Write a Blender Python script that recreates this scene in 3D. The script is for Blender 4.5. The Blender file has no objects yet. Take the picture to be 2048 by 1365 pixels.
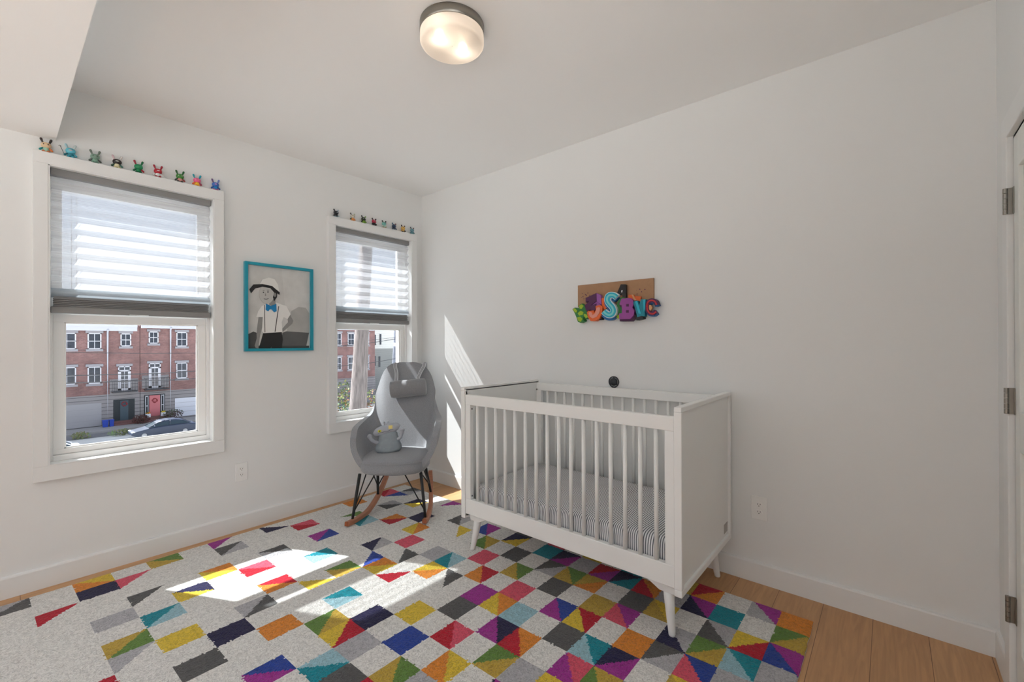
import bpy, bmesh, math, random
from mathutils import Vector, Matrix, noise
random.seed(7)
S = bpy.context.scene
COL = S.collection
PI = math.pi

# ------------------------------------------------------------------ camera
cam_d = bpy.data.cameras.new('camera'); cam = bpy.data.objects.new('camera', cam_d); COL.objects.link(cam)
cam_d.sensor_fit = 'HORIZONTAL'; cam_d.sensor_width = 36.0; cam_d.lens = 36.0 * 882.56 / 2048
cam_d.clip_start = 0.05; cam_d.clip_end = 400
yaw, pit, rol = math.radians(40.549), math.radians(0.166), math.radians(-0.183)
Fv = Vector((-math.sin(yaw)*math.cos(pit), math.cos(yaw)*math.cos(pit), math.sin(pit)))
Rv = Vector((math.cos(yaw), math.sin(yaw), 0)); Uv = Rv.cross(Fv)
R2 = Rv*math.cos(rol) + Uv*math.sin(rol); U2 = -Rv*math.sin(rol) + Uv*math.cos(rol)
M = Matrix((R2, U2, -Fv)).transposed().to_4x4(); M.translation = (3.4494, -2.6885, 1.3058)
cam.matrix_world = M
S.camera = cam

# ------------------------------------------------------------------ world, sun, exposure
SUN_STRENGTH = 20.0
SKY_STRENGTH = 1.15
S.view_settings.view_transform = 'Standard'; S.view_settings.look = 'None'
S.view_settings.gamma = 1.0; S.view_settings.use_curve_mapping = False
S.view_settings.exposure = 0.12
S.cycles.use_denoising = True
S.cycles.max_bounces = 10; S.cycles.diffuse_bounces = 7; S.cycles.transparent_max_bounces = 16
S.cycles.sample_clamp_indirect = 6.0
W = bpy.data.worlds.new('sky'); S.world = W; W.use_nodes = True
nt = W.node_tree; nt.nodes.clear()
def nd(nt, t, **k):
    n = nt.nodes.new(t)
    for a, b in k.items(): setattr(n, a, b)
    return n
tc = nd(nt, 'ShaderNodeTexCoord'); sp = nd(nt, 'ShaderNodeSeparateXYZ'); nt.links.new(tc.outputs['Generated'], sp.inputs[0])
gr = nd(nt, 'ShaderNodeValToRGB'); nt.links.new(sp.outputs['Z'], gr.inputs[0])
gr.color_ramp.elements[0].position = 0.0; gr.color_ramp.elements[0].color = (0.85, 0.90, 0.99, 1)
gr.color_ramp.elements[1].position = 0.8; gr.color_ramp.elements[1].color = (0.49, 0.65, 0.95, 1)
mp = nd(nt, 'ShaderNodeMapping'); mp.inputs['Scale'].default_value = (1, 1, 2.6); nt.links.new(tc.outputs['Generated'], mp.inputs[0])
nz = nd(nt, 'ShaderNodeTexNoise'); nz.inputs['Scale'].default_value = 3.2; nz.inputs['Detail'].default_value = 6; nt.links.new(mp.outputs[0], nz.inputs['Vector'])
cr = nd(nt, 'ShaderNodeValToRGB'); cr.color_ramp.elements[0].position = 0.42; cr.color_ramp.elements[1].position = 0.62
nt.links.new(nz.outputs['Fac'], cr.inputs[0])
mx = nd(nt, 'ShaderNodeMix', data_type='RGBA'); nt.links.new(cr.outputs[0], mx.inputs[0]); nt.links.new(gr.outputs[0], mx.inputs[6]); mx.inputs[7].default_value = (0.97, 0.98, 1.0, 1)
bg = nd(nt, 'ShaderNodeBackground'); bg.inputs['Strength'].default_value = SKY_STRENGTH; nt.links.new(mx.outputs[2], bg.inputs[0])
wo = nd(nt, 'ShaderNodeOutputWorld'); nt.links.new(bg.outputs[0], wo.inputs[0])
sd = bpy.data.lights.new('sun', 'SUN'); sd.energy = SUN_STRENGTH; sd.angle = math.radians(0.6); sd.color = (1.0, 0.985, 0.962)
sun = bpy.data.objects.new('sun', sd); COL.objects.link(sun)
SUNDIR = Vector((0.80, 0.404, -1.0)).normalized()
sun.rotation_euler = SUNDIR.to_track_quat('-Z', 'Y').to_euler(); sun.location = (-20, -10, 25)

# ------------------------------------------------------------------ materials
def srgb(r, g, b):
    f = lambda c: (c/255/12.92) if c/255 <= 0.04045 else ((c/255+0.055)/1.055)**2.4
    return (f(r), f(g), f(b), 1)
MATS = {}
def mat(name, col, rough=0.6, metal=0.0, bump=0.0, bscale=200.0, var=0.0, vscale=4.0, spec=0.5, emit=None, estr=0.0, sheen=0.0, stretch=None):
    if name in MATS: return MATS[name]
    m = bpy.data.materials.new(name); m.use_nodes = True; MATS[name] = m
    n = m.node_tree; b = n.nodes['Principled BSDF']
    b.inputs['Base Color'].default_value = col; b.inputs['Roughness'].default_value = rough; b.inputs['Metallic'].default_value = metal
    b.inputs['Specular IOR Level'].default_value = spec
    if sheen: b.inputs['Sheen Weight'].default_value = sheen
    if emit: b.inputs['Emission Color'].default_value = emit; b.inputs['Emission Strength'].default_value = estr
    t = nd(n, 'ShaderNodeTexCoord')
    src = t.outputs['Object']
    if stretch:
        mm = nd(n, 'ShaderNodeMapping'); mm.inputs['Scale'].default_value = stretch; n.links.new(src, mm.inputs[0]); src = mm.outputs[0]
    if var > 0:
        z = nd(n, 'ShaderNodeTexNoise'); z.inputs['Scale'].default_value = vscale; z.inputs['Detail'].default_value = 5; n.links.new(src, z.inputs['Vector'])
        h = nd(n, 'ShaderNodeHueSaturation'); h.inputs['Color'].default_value = col
        mr = nd(n, 'ShaderNodeMapRange'); mr.inputs[1].default_value = 0.3; mr.inputs[2].default_value = 0.7; mr.inputs[3].default_value = 1-var; mr.inputs[4].default_value = 1+var
        n.links.new(z.outputs['Fac'], mr.inputs[0]); n.links.new(mr.outputs[0], h.inputs['Value']); n.links.new(h.outputs[0], b.inputs['Base Color'])
    if bump > 0:
        z2 = nd(n, 'ShaderNodeTexNoise'); z2.inputs['Scale'].default_value = bscale; z2.inputs['Detail'].default_value = 3; n.links.new(src, z2.inputs['Vector'])
        bp = nd(n, 'ShaderNodeBump'); bp.inputs['Strength'].default_value = bump; bp.inputs['Distance'].default_value = 0.004
        n.links.new(z2.outputs['Fac'], bp.inputs['Height']); n.links.new(bp.outputs[0], b.inputs['Normal'])
    return m

wall_m = mat('wall_paint', srgb(230, 231, 230), 0.85, bump=0.05, bscale=120, spec=0.2)
ceil_m = mat('ceiling_paint', srgb(242, 242, 241), 0.9, spec=0.1)
trim_m = mat('trim_paint', srgb(230, 231, 230), 0.45, spec=0.35)
vinyl_m = mat('window_vinyl', srgb(240, 240, 238), 0.35)
crib_m = mat('crib_white', srgb(234, 235, 233), 0.4, spec=0.4)
door_m = mat('door_paint', srgb(228, 230, 226), 0.45, spec=0.35)
steel_m = mat('brushed_nickel', srgb(150, 146, 138), 0.35, metal=0.9)
black_m = mat('black_metal', srgb(28, 29, 30), 0.45)
wood_m = mat('rocker_wood', srgb(176, 118, 88), 0.45, var=0.12, vscale=6, stretch=(1, 1, 12))
woodend_m = mat('rocker_end_grain', srgb(150, 80, 42), 0.55, var=0.25, vscale=60, stretch=(1, 1, 0.15))
fabric_m = mat('grey_felt', srgb(147, 149, 153), 0.95, bump=0.35, bscale=600, var=0.16, vscale=260, sheen=0.3, spec=0.1)
pillow_m = mat('grey_velvet', srgb(138, 139, 142), 0.9, bump=0.2, bscale=500, var=0.06, vscale=90, sheen=0.5, spec=0.1)
plush_m = mat('plush_grey', srgb(172, 176, 184), 0.95, bump=0.4, bscale=60, var=0.06, vscale=30, spec=0.1)
plushd_m = mat('plush_teal_grey', srgb(146, 156, 162), 0.95, bump=0.5, bscale=45, var=0.08, vscale=25, spec=0.1)
teal_m = mat('teal_frame', srgb(20, 150, 172), 0.4)
char_m = mat('charcoal_plastic', srgb(42, 45, 50), 0.45)
blindg_m = mat('blind_grey', srgb(140, 140, 140), 0.9, var=0.05, vscale=40, stretch=(1, 1, 20))
plate_m = mat('outlet_plastic', srgb(236, 236, 234), 0.35)
slot_m = mat('slot_black', srgb(30, 30, 30), 0.6)

def floor_material():
    m = bpy.data.materials.new('oak_planks'); m.use_nodes = True; n = m.node_tree; b = n.nodes['Principled BSDF']
    t = nd(n, 'ShaderNodeTexCoord'); mp = nd(n, 'ShaderNodeMapping'); n.links.new(t.outputs['Object'], mp.inputs[0])
    mp.inputs['Rotation'].default_value = (0, 0, PI/2); mp.inputs['Location'].default_value = (0.0, 0.035, 0)
    br = nd(n, 'ShaderNodeTexBrick'); n.links.new(mp.outputs[0], br.inputs['Vector'])
    br.offset = 0.37; br.inputs['Scale'].default_value = 1; br.inputs['Brick Width'].default_value = 1.6; br.inputs['Row Height'].default_value = 0.19
    br.inputs['Mortar Size'].default_value = 0.0012; br.inputs['Mortar Smooth'].default_value = 0.2; br.inputs['Bias'].default_value = 0
    br.inputs['Color1'].default_value = srgb(196, 152, 108); br.inputs['Color2'].default_value = srgb(180, 134, 92); br.inputs['Mortar'].default_value = srgb(112, 78, 50)
    mp2 = nd(n, 'ShaderNodeMapping'); n.links.new(t.outputs['Object'], mp2.inputs[0]); mp2.inputs['Scale'].default_value = (22, 1.6, 1)
    z = nd(n, 'ShaderNodeTexNoise'); z.inputs['Scale'].default_value = 2.2; z.inputs['Detail'].default_value = 8; z.inputs['Distortion'].default_value = 1.2; n.links.new(mp2.outputs[0], z.inputs['Vector'])
    mr = nd(n, 'ShaderNodeMapRange'); mr.inputs[1].default_value = 0.3; mr.inputs[2].default_value = 0.7; mr.inputs[3].default_value = 0.86; mr.inputs[4].default_value = 1.12; n.links.new(z.outputs['Fac'], mr.inputs[0])
    h = nd(n, 'ShaderNodeHueSaturation'); n.links.new(br.outputs['Color'], h.inputs['Color']); n.links.new(mr.outputs[0], h.inputs['Value'])
    n.links.new(h.outputs[0], b.inputs['Base Color']); b.inputs['Roughness'].default_value = 0.45
    return m
floor_m = floor_material()

def sheer_material():
    m = bpy.data.materials.new('sheer_fabric'); m.use_nodes = True; n = m.node_tree; n.nodes.clear()
    out = nd(n, 'ShaderNodeOutputMaterial'); tr = nd(n, 'ShaderNodeBsdfTransparent'); tl = nd(n, 'ShaderNodeBsdfTranslucent'); df = nd(n, 'ShaderNodeBsdfDiffuse')
    tl.inputs[0].default_value = (0.46, 0.47, 0.50, 1); df.inputs[0].default_value = (0.90, 0.91, 0.93, 1)
    t = nd(n, 'ShaderNodeTexCoord'); mp = nd(n, 'ShaderNodeMapping'); mp.inputs['Scale'].default_value = (1, 4, 220); n.links.new(t.outputs['Object'], mp.inputs[0])
    z = nd(n, 'ShaderNodeTexNoise'); z.inputs['Scale'].default_value = 1; z.inputs['Detail'].default_value = 3; n.links.new(mp.outputs[0], z.inputs['Vector'])
    mr = nd(n, 'ShaderNodeMapRange'); mr.inputs[1].default_value = 0.3; mr.inputs[2].default_value = 0.7; mr.inputs[3].default_value = 0.36; mr.inputs[4].default_value = 0.52; n.links.new(z.outputs['Fac'], mr.inputs[0])
    a = nd(n, 'ShaderNodeMixShader'); a.inputs[0].default_value = 0.45; n.links.new(tl.outputs[0], a.inputs[1]); n.links.new(df.outputs[0], a.inputs[2])
    c = nd(n, 'ShaderNodeMixShader'); n.links.new(mr.outputs[0], c.inputs[0]); n.links.new(a.outputs[0], c.inputs[1]); n.links.new(tr.outputs[0], c.inputs[2])
    n.links.new(c.outputs[0], out.inputs[0]); return m
sheer_m = sheer_material()
def band_material():
    m = bpy.data.materials.new('translucent_band'); m.use_nodes = True; n = m.node_tree; n.nodes.clear()
    out = nd(n, 'ShaderNodeOutputMaterial'); tl = nd(n, 'ShaderNodeBsdfTranslucent'); df = nd(n, 'ShaderNodeBsdfDiffuse')
    tl.inputs[0].default_value = srgb(168, 178, 186); df.inputs[0].default_value = srgb(176, 184, 190)
    a = nd(n, 'ShaderNodeMixShader'); a.inputs[0].default_value = 0.7; n.links.new(tl.outputs[0], a.inputs[1]); n.links.new(df.outputs[0], a.inputs[2]); n.links.new(a.outputs[0], out.inputs[0]); return m
band_m = band_material()
def glass_material(name, tint, gloss):
    m = bpy.data.materials.new(name); m.use_nodes = True; n = m.node_tree; n.nodes.clear()
    out = nd(n, 'ShaderNodeOutputMaterial'); tr = nd(n, 'ShaderNodeBsdfTransparent'); tr.inputs[0].default_value = tint; g = nd(n, 'ShaderNodeBsdfGlossy'); g.inputs['Roughness'].default_value = 0.02
    fr = nd(n, 'ShaderNodeFresnel'); fr.inputs[0].default_value = 1.45; ml = nd(n, 'ShaderNodeMath', operation='MULTIPLY'); ml.inputs[1].default_value = gloss; n.links.new(fr.outputs[0], ml.inputs[0])
    a = nd(n, 'ShaderNodeMixShader'); n.links.new(ml.outputs[0], a.inputs[0]); n.links.new(tr.outputs[0], a.inputs[1]); n.links.new(g.outputs[0], a.inputs[2]); n.links.new(a.outputs[0], out.inputs[0]); return m
glass_m = glass_material('window_glass', (0.93, 0.95, 0.96, 1), 0.5)

# ------------------------------------------------------------------ mesh helpers
class MB:
    def __init__(s): s.v = []; s.f = []; s.m = []; s.sm = []
    def add(s, vs, fs, mi=0, smooth=False):
        o = len(s.v); s.v += [tuple(v) for v in vs]
        for f in fs: s.f.append([i+o for i in f]); s.m.append(mi); s.sm.append(smooth)
        return s
    def box(s, x0, y0, z0, x1, y1, z1, mi=0):
        x0, x1 = sorted((x0, x1)); y0, y1 = sorted((y0, y1)); z0, z1 = sorted((z0, z1))
        return s.add([(x0,y0,z0),(x1,y0,z0),(x1,y1,z0),(x0,y1,z0),(x0,y0,z1),(x1,y0,z1),(x1,y1,z1),(x0,y1,z1)],
                     [(3,2,1,0),(4,5,6,7),(0,1,5,4),(1,2,6,5),(2,3,7,6),(3,0,4,7)], mi)
    def quad(s, a, b, c, d, mi=0): return s.add([a,b,c,d], [(0,1,2,3)], mi)
    def prism(s, poly, fn, d0, d1, mi=0):          # poly of 2-d points, fn(u, v, depth) -> xyz
        n = len(poly); a = [fn(u, v, d0) for u, v in poly]; b = [fn(u, v, d1) for u, v in poly]
        return s.add(a+b, [tuple(range(n)), tuple(range(2*n-1, n-1, -1))] + [(i, n+i, n+(i+1) % n, (i+1) % n) for i in range(n)], mi)
    def rings(s, rings, mi=0, caps=True, closed=True, smooth=True):
        n = len(rings[0]); vs = [p for r in rings for p in r]; fs = []
        for i in range(len(rings)-1):
            for j in range(n if closed else n-1):
                k = (j+1) % n; fs.append((i*n+j, i*n+k, (i+1)*n+k, (i+1)*n+j))
        s.add(vs, fs, mi, smooth)
        if caps:
            o = len(s.v)-len(vs); s.f.append([o+i for i in range(n)][::-1]); s.m.append(mi); s.sm.append(False)
            s.f.append([o+(len(rings)-1)*n+i for i in range(n)]); s.m.append(mi); s.sm.append(False)
        return s
    def tube(s, pts, rad, n=12, mi=0, flat=1.0, smooth=True):
        P = [Vector(p) for p in pts]; R = rad if isinstance(rad, (list, tuple)) else [rad]*len(P); rg = []
        ref = Vector((0, 0, 1)) if abs((P[1]-P[0]).normalized().z) < 0.9 else Vector((1, 0, 0))
        for i, p in enumerate(P):
            t = (P[min(i+1, len(P)-1)] - P[max(i-1, 0)]).normalized(); a = t.cross(ref).normalized(); b = a.cross(t).normalized()
            rg.append([p + a*(R[i]*math.cos(2*PI*j/n)) + b*(R[i]*flat*math.sin(2*PI*j/n)) for j in range(n)])
        return s.rings(rg, mi, smooth=smooth)
    def lathe(s, prof, c, ax='z', n=32, mi=0, smooth=True):   # prof: list of (radius, height)
        rg = []
        for r, h in prof:
            ring = []
            for j in range(n):
                a = 2*PI*j/n; u, v = r*math.cos(a), r*math.sin(a)
                q = {'z': (u, v, h), 'y': (u, h, v), 'x': (h, u, v)}[ax]
                ring.append((c[0]+q[0], c[1]+q[1], c[2]+q[2]))
            rg.append(ring)
        return s.rings(rg, mi, smooth=smooth)
    def ell(s, c, r, n=16, m=10, mi=0, rot=None, power=1.0):
        rg = []; c = Vector(c)
        for i in range(m+1):
            ph = -PI/2 + PI*i/m; cp = max(math.cos(ph), 1e-3); sp_ = math.sin(ph)
            if power != 1.0: cp = abs(cp)**power; sp_ = math.copysign(abs(sp_)**power, sp_)
            ring = []
            for j in range(n):
                a = 2*PI*j/n; q = Vector((r[0]*cp*math.cos(a), r[1]*cp*math.sin(a), r[2]*sp_))
                if rot is not None: q = rot @ q
                ring.append(c+q)
            rg.append(ring)
        return s.rings(rg, mi)
    def xf(s, fn): s.v = [tuple(fn(Vector(v))) for v in s.v]; return s
    def build(s, name, mats, parent=None, bevel=0, seg=2, sub=0, label=None, origin=None, fix=True):
        me = bpy.data.meshes.new(name)
        off = Vector((0, 0, 0))
        if parent is not None: off = world_loc(parent)
        if origin is not None: off = Vector(origin)
        me.from_pydata([tuple(Vector(v)-off) for v in s.v], [], s.f)
        for m in (mats if isinstance(mats, (list, tuple)) else [mats]): me.materials.append(m)
        me.polygons.foreach_set('material_index', s.m); me.polygons.foreach_set('use_smooth', s.sm)
        if fix:
            b = bmesh.new(); b.from_mesh(me); bmesh.ops.recalc_face_normals(b, faces=b.faces); b.to_mesh(me); b.free()
        me.update()
        o = bpy.data.objects.new(name, me); COL.objects.link(o)
        if parent is not None:
            o.parent = parent
            if origin is not None: o.location = off - world_loc(parent)
        elif origin is not None: o.location = off
        if bevel:
            md = o.modifiers.new('bevel', 'BEVEL'); md.width = bevel; md.segments = seg; md.limit_method = 'ANGLE'; md.angle_limit = math.radians(35)
        if sub:
            md = o.modifiers.new('sub', 'SUBSURF'); md.levels = sub; md.render_levels = sub
        if label: o['label'] = label
        return o
def world_loc(o):
    v = Vector(o.location)
    while o.parent: o = o.parent; v += Vector(o.location)
    return v
def thing(name, label, cat, loc, group=None):
    o = bpy.data.objects.new(name, None); o.empty_display_size = 0.1; COL.objects.link(o); o.location = loc
    o['label'] = label; o['category'] = cat
    if group: o['group'] = group
    return o
def tag(o, label, cat, group=None, kind=None):
    o['label'] = label; o['category'] = cat
    if group: o['group'] = group
    if kind: o['kind'] = kind
    return o
def struct(o, label=None):
    o['kind'] = 'structure'
    if label: o['label'] = label
    return o
def sbox(name, m, *b, bevel=0, label=None):
    return struct(MB().box(*b).build(name, m, bevel=bevel), label)
def interp(tbl, x):                             # smooth (monotone-ish cubic) table lookup
    n = len(tbl)
    for i in range(n-1):
        if x <= tbl[i+1][0]+1e-9:
            x0, y0 = tbl[i]; x1, y1 = tbl[i+1]; h_ = x1-x0; t = min(max((x-x0)/h_, 0), 1)
            d = (y1-y0)/h_
            m0 = d if i == 0 else 0.5*(d+(y0-tbl[i-1][1])/(x0-tbl[i-1][0])); m1 = d if i == n-2 else 0.5*(d+(tbl[i+2][1]-y1)/(tbl[i+2][0]-x1))
            return (2*t**3-3*t*t+1)*y0+(t**3-2*t*t+t)*h_*m0+(-2*t**3+3*t*t)*y1+(t**3-t*t)*h_*m1
    return tbl[-1][1]
def interp_linear(tbl, x):
    for (a, va), (b, vb) in zip(tbl, tbl[1:]):
        if x <= b: t = (x-a)/(b-a); t = min(max(t, 0), 1); return va+(vb-va)*t
    return tbl[-1][1]
def curve(pts, k=6):
    P = [Vector(p) for p in pts]; out = []
    for i in range(len(P)-1):
        p0, p1, p2, p3 = P[max(i-1, 0)], P[i], P[i+1], P[min(i+2, len(P)-1)]
        for j in range(k):
            t = j/k; out.append(.5*((2*p1)+(p2-p0)*t+(2*p0-5*p1+4*p2-p3)*t*t+(3*p1-p0-3*p2+p3)*t**3))
    out.append(P[-1]); return out
# ------------------------------------------------------------------ the room
H = 2.723; XR = 3.79; YF = -4.9; TW = 0.22
sbox('floor', floor_m, -0.02, YF, -0.12, XR+0.02, 0.02, 0.0, label='light oak plank floor')
sbox('ceiling', ceil_m, -0.22, YF-0.2, H, XR+0.2, 0.2, H+0.2, label='flat white ceiling')
WIN = [(-2.508, -1.745, 0.654, 2.268), (-0.902, -0.143, 0.654, 2.268)]
b = MB()
ys = [YF-0.2, WIN[0][0], WIN[0][1], WIN[1][0], WIN[1][1], 0.2]
for i in range(5):
    if i in (1, 3): b.box(-TW, ys[i], -0.12, 0, ys[i+1], 0.654); b.box(-TW, ys[i], 2.268, 0, ys[i+1], H+0.1)
    else: b.box(-TW, ys[i], -0.12, 0, ys[i+1], H+0.1)
struct(b.build('wall_left', wall_m), 'white window wall')
sbox('wall_back', wall_m, -TW, 0, -0.12, XR+0.2, 0.2, H+0.1, label='long white wall behind the crib')
# wall with the door, continued behind the camera with an opening added for fill daylight
DY0, DY1, DH = -0.316, -1.106, 2.04
b = MB(); b.box(XR, DY0, -0.12, XR+0.2, 0.2, H+0.1); b.box(XR, DY1, DH, XR+0.2, DY0, H+0.1); b.box(XR, -1.5, -0.12, XR+0.2, DY1, H+0.1)
b.box(XR, -4.3, -0.12, XR+0.2, -2.2, 0.9); b.box(XR, -4.3, 2.55, XR+0.2, -2.2, H+0.1); b.box(XR, -2.2, -0.12, XR+0.2, -1.5, H+0.1); b.box(XR, YF-0.2, -0.12, XR+0.2, -4.3, H+0.1)
struct(b.build('wall_right', wall_m), 'white wall with the door')
b = MB(); b.box(-TW, YF-0.2, -0.12, XR+0.2, YF, 0.9); b.box(-TW, YF-0.2, 2.55, XR+0.2, YF, H+0.1); b.box(-TW, YF-0.2, 0.9, 0.3, YF, 2.55); b.box(3.5, YF-0.2, 0.9, XR+0.2, YF, 2.55)
struct(b.build('wall_front', wall_m), 'white wall behind the camera')
def fill_window(name, p0, p1, axis):  # made-up unseen windows, added so daylight fills the room from behind
    b = MB(); t = 0.05
    (a0, a1), (z0, z1) = p0, p1
    def bx(u0, u1, za, zb):
        if axis == 'x': b.box(XR+0.06, u0, za, XR+0.12, u1, zb)
        else: b.box(u0, YF-0.12, za, u1, YF-0.06, zb)
    bx(a0, a1, z0, z0+t); bx(a0, a1, z1-t, z1); bx(a0, a0+t, z0, z1); bx(a1-t, a1, z0, z1); bx((a0+a1)/2-t/2, (a0+a1)/2+t/2, z0, z1)
    return struct(b.build(name, vinyl_m), 'unseen window added behind the camera to let in fill daylight')
fill_window('window_3', (-4.3, -2.2), (0.9, 2.55), 'x'); fill_window('window_4', (0.3, 3.5), (0.9, 2.55), 'y')
sbox('trim_1', ceil_m, 0, YF, 2.412, XR, -2.478, H+0.02, label='boxed ceiling soffit along the left side')
# baseboards with eased top
def baseboard(name, pts, label):
    b = MB()
    prof = [(0, 0), (0.015, 0), (0.015, 0.102), (0.012, 0.110), (0, 0.112)]
    for (ax, fixed, sgn, a, c) in pts:
        fn = (lambda u, v, d: (fixed+sgn*u, d, v)) if ax == 'x' else (lambda u, v, d: (d, fixed+sgn*u, v))
        b.prism(prof, fn, a, c)
    return struct(b.build(name, trim_m), label)
baseboard('baseboard_left', [('x', 0, 1, YF, 0)], 'white baseboard under the windows')
baseboard('baseboard_back', [('y', 0, -1, 0.015, XR)], 'white baseboard behind the crib')
baseboard('baseboard_right', [('x', XR, -1, -0.23, -0.015)], 'short white baseboard beside the door')

# ------------------------------------------------------------------ windows with blinds
def window(k, y0, y1, z0, z1):
    w = bpy.data.objects.new('window_%d' % k, None); COL.objects.link(w); w.location = (0, (y0+y1)/2, z0); w['kind'] = 'structure'
    w['label'] = 'white double hung window ' + ('nearest the ceiling soffit' if k == 1 else 'nearest the room corner')
    c = 0.056; ct = 0.062; cb = 0.080; D = 0.04
    y0c, y1c = y0-c, y1+c
    b = MB(); b.box(0, y0c, z1, D, y1c, z1+ct); b.box(0, y0c, z0, D, y0, z1); b.box(0, y1, z0, D, y1c, z1); b.box(0, y0c, z0-cb, D, y1c, z0)
    b.build('casing', trim_m, w, bevel=0.002)
    # lining of the opening
    b = MB(); t = 0.006
    b.box(-TW, y0, z0, D-0.002, y0+t, z1); b.box(-TW, y1-t, z0, D-0.002, y1, z1); b.box(-TW, y0, z1-t, D-0.002, y1, z1)
    b.build('jamb', trim_m, w)
    MB().box(-TW-0.02, y0, z0, D+0.001, y1, z0+0.004).build('sill', trim_m, w)
    # vinyl frame
    f = 0.016; b = MB()
    xa, xb = -0.15, -0.045
    b.box(xa, y0+t, z0+0.004, xb, y0+t+f, z1-t); b.box(xa, y1-t-f, z0+0.004, xb, y1-t, z1-t); b.box(xa, y0+t+f, z1-t-f, xb, y1-t-f, z1-t); b.box(xa, y0+t+f, z0+0.004, xb, y1-t-f, z0+0.034)
    b.box(-0.149, y0+t+f, z0+0.034, -0.13, y0+t+f+0.012, z1-t-f); b.box(-0.149, y1-t-f-0.012, z0+0.034, -0.13, y1-t-f, z1-t-f)
    b.build('vinyl_frame', vinyl_m, w, bevel=0.002)
    def sash(nm, xm, ya, yb, za, zb, st, rb, rt, gx):
        b = MB(); th = 0.016
        b.box(xm-th, ya, za, xm+th, yb, za+rb); b.box(xm-th, ya, zb-rt, xm+th, yb, zb); b.box(xm-th, ya, za+rb, xm+th, ya+st, zb-rt); b.box(xm-th, yb-st, za+rb, xm+th, yb, zb-rt)
        i = 0.008  # glazing bead
        b.box(xm-0.006, ya+st, za+rb, xm+0.006, yb-st, za+rb+i); b.box(xm-0.006, ya+st, zb-rt-i, xm+0.006, yb-st, zb-rt); b.box(xm-0.006, ya+st, za+rb, xm+0.006, ya+st+i, zb-rt); b.box(xm-0.006, yb-st-i, za+rb, xm+0.006, yb-st, zb-rt)
        s = b.build(nm, vinyl_m, w, bevel=0.0015)
        MB().box(gx-0.002, ya+st-0.004, za+rb-0.004, gx+0.002, yb-st+0.004, zb-rt+0.004).build('pane', glass_m, s)
        return s
    sash('lower_sash', -0.075, y0+t+f+0.001, y1-t-f-0.001, z0+0.036, z0+0.817, 0.044, 0.028, 0.044, -0.085)
    sash('upper_sash', -0.110, y0+t+f+0.001, y1-t-f-0.001, z0+0.79, z1-t-f-0.001, 0.030, 0.044, 0.066, -0.115)
    # outer storm window rail in the masonry opening
    b = MB(); b.box(-0.205, y0+t, z0+0.812, -0.185, y1-t, z0+0.872)
    b.build('storm_rail', vinyl_m, w)
    # ---------------- blind hung in the opening
    bl = thing('window_blind', 'pleated grey and sheer blind in the window ' + ('under the longer row of toy figures' if k == 1 else 'behind the rocking chair'), 'blind', (-0.02, (y0+y1)/2, z1-t), 'pleated window blinds')
    ya, yb = y0+t+0.003, y1-t-0.003
    MB().box(-0.038, ya, z1-t-0.038, 0.004, yb, z1-t).build('headrail', blindg_m, bl, bevel=0.003)
    zt, zb_ = z1-t-0.038, 1.612
    n = 9; amp = 0.017; rows = []
    for i in range(2*n+1):
        z = zt+(zb_-zt)*i/(2*n); x = -0.030 + (0 if i % 2 == 0 else amp*2); rows.append((x, z))
    b = MB()
    for (x0_, z0_), (x1_, z1_) in zip(rows, rows[1:]): b.quad((x0_, ya+.004, z0_), (x0_, yb-.004, z0_), (x1_, yb-.004, z1_), (x1_, ya+.004, z1_))
    b.build('sheer_pleats', sheer_m, bl, fix=False)
    b = MB()
    arc = [(-0.030+0.032*math.sin(PI*q/10), 1.612-0.052*q/10) for q in range(11)]
    for (xa_, za_), (xb_, zb2) in zip(arc, arc[1:]): b.quad((xa_, ya+.004, za_), (xa_, yb-.004, za_), (xb_, yb-.004, zb2), (xb_, ya+.004, zb2))
    b.sm = [True]*len(b.sm)
    b.build('translucent_roll', band_m, bl)
    b = MB(); m = 5; b.box(-0.028, ya+.014, 1.508, -0.012, yb-.014, 1.566)
    for q in range(m):
        z = 1.512+q*0.0095; b.box(-0.036, ya+.012, z, 0.001, yb-.012, z+0.0050)
    b.build('stacked_pleats', blindg_m, bl, bevel=0.002)
    MB().box(-0.037, ya+.003, 1.474, 0.001, yb-.003, 1.510).build('bottom_rail', blindg_m, bl, bevel=0.004)
    b = MB(); b.box(0.0008, (ya+yb)/2-0.045, 1.4745, 0.0075, (ya+yb)/2+0.045, 1.4775); b.build('handle', plate_m, bl, bevel=0.001)
    for yy in (ya+0.085, ya+0.105, yb-0.085, yb-0.105):
        MB().tube([(-0.034, yy, zt), (-0.034, yy, 1.60)], 0.0011, 6).build('lift_cord', plate_m, bl)
    for yy in (ya-0.002, yb+0.002):
        b = MB()
        for q in range(4): b.box(-0.03, yy-0.001, 1.515+q*0.011, -0.012, yy+0.003, 1.521+q*0.011)
        b.build('side_clip', plate_m, bl)
for i, q in enumerate(WIN): window(i+1, *q)

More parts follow.
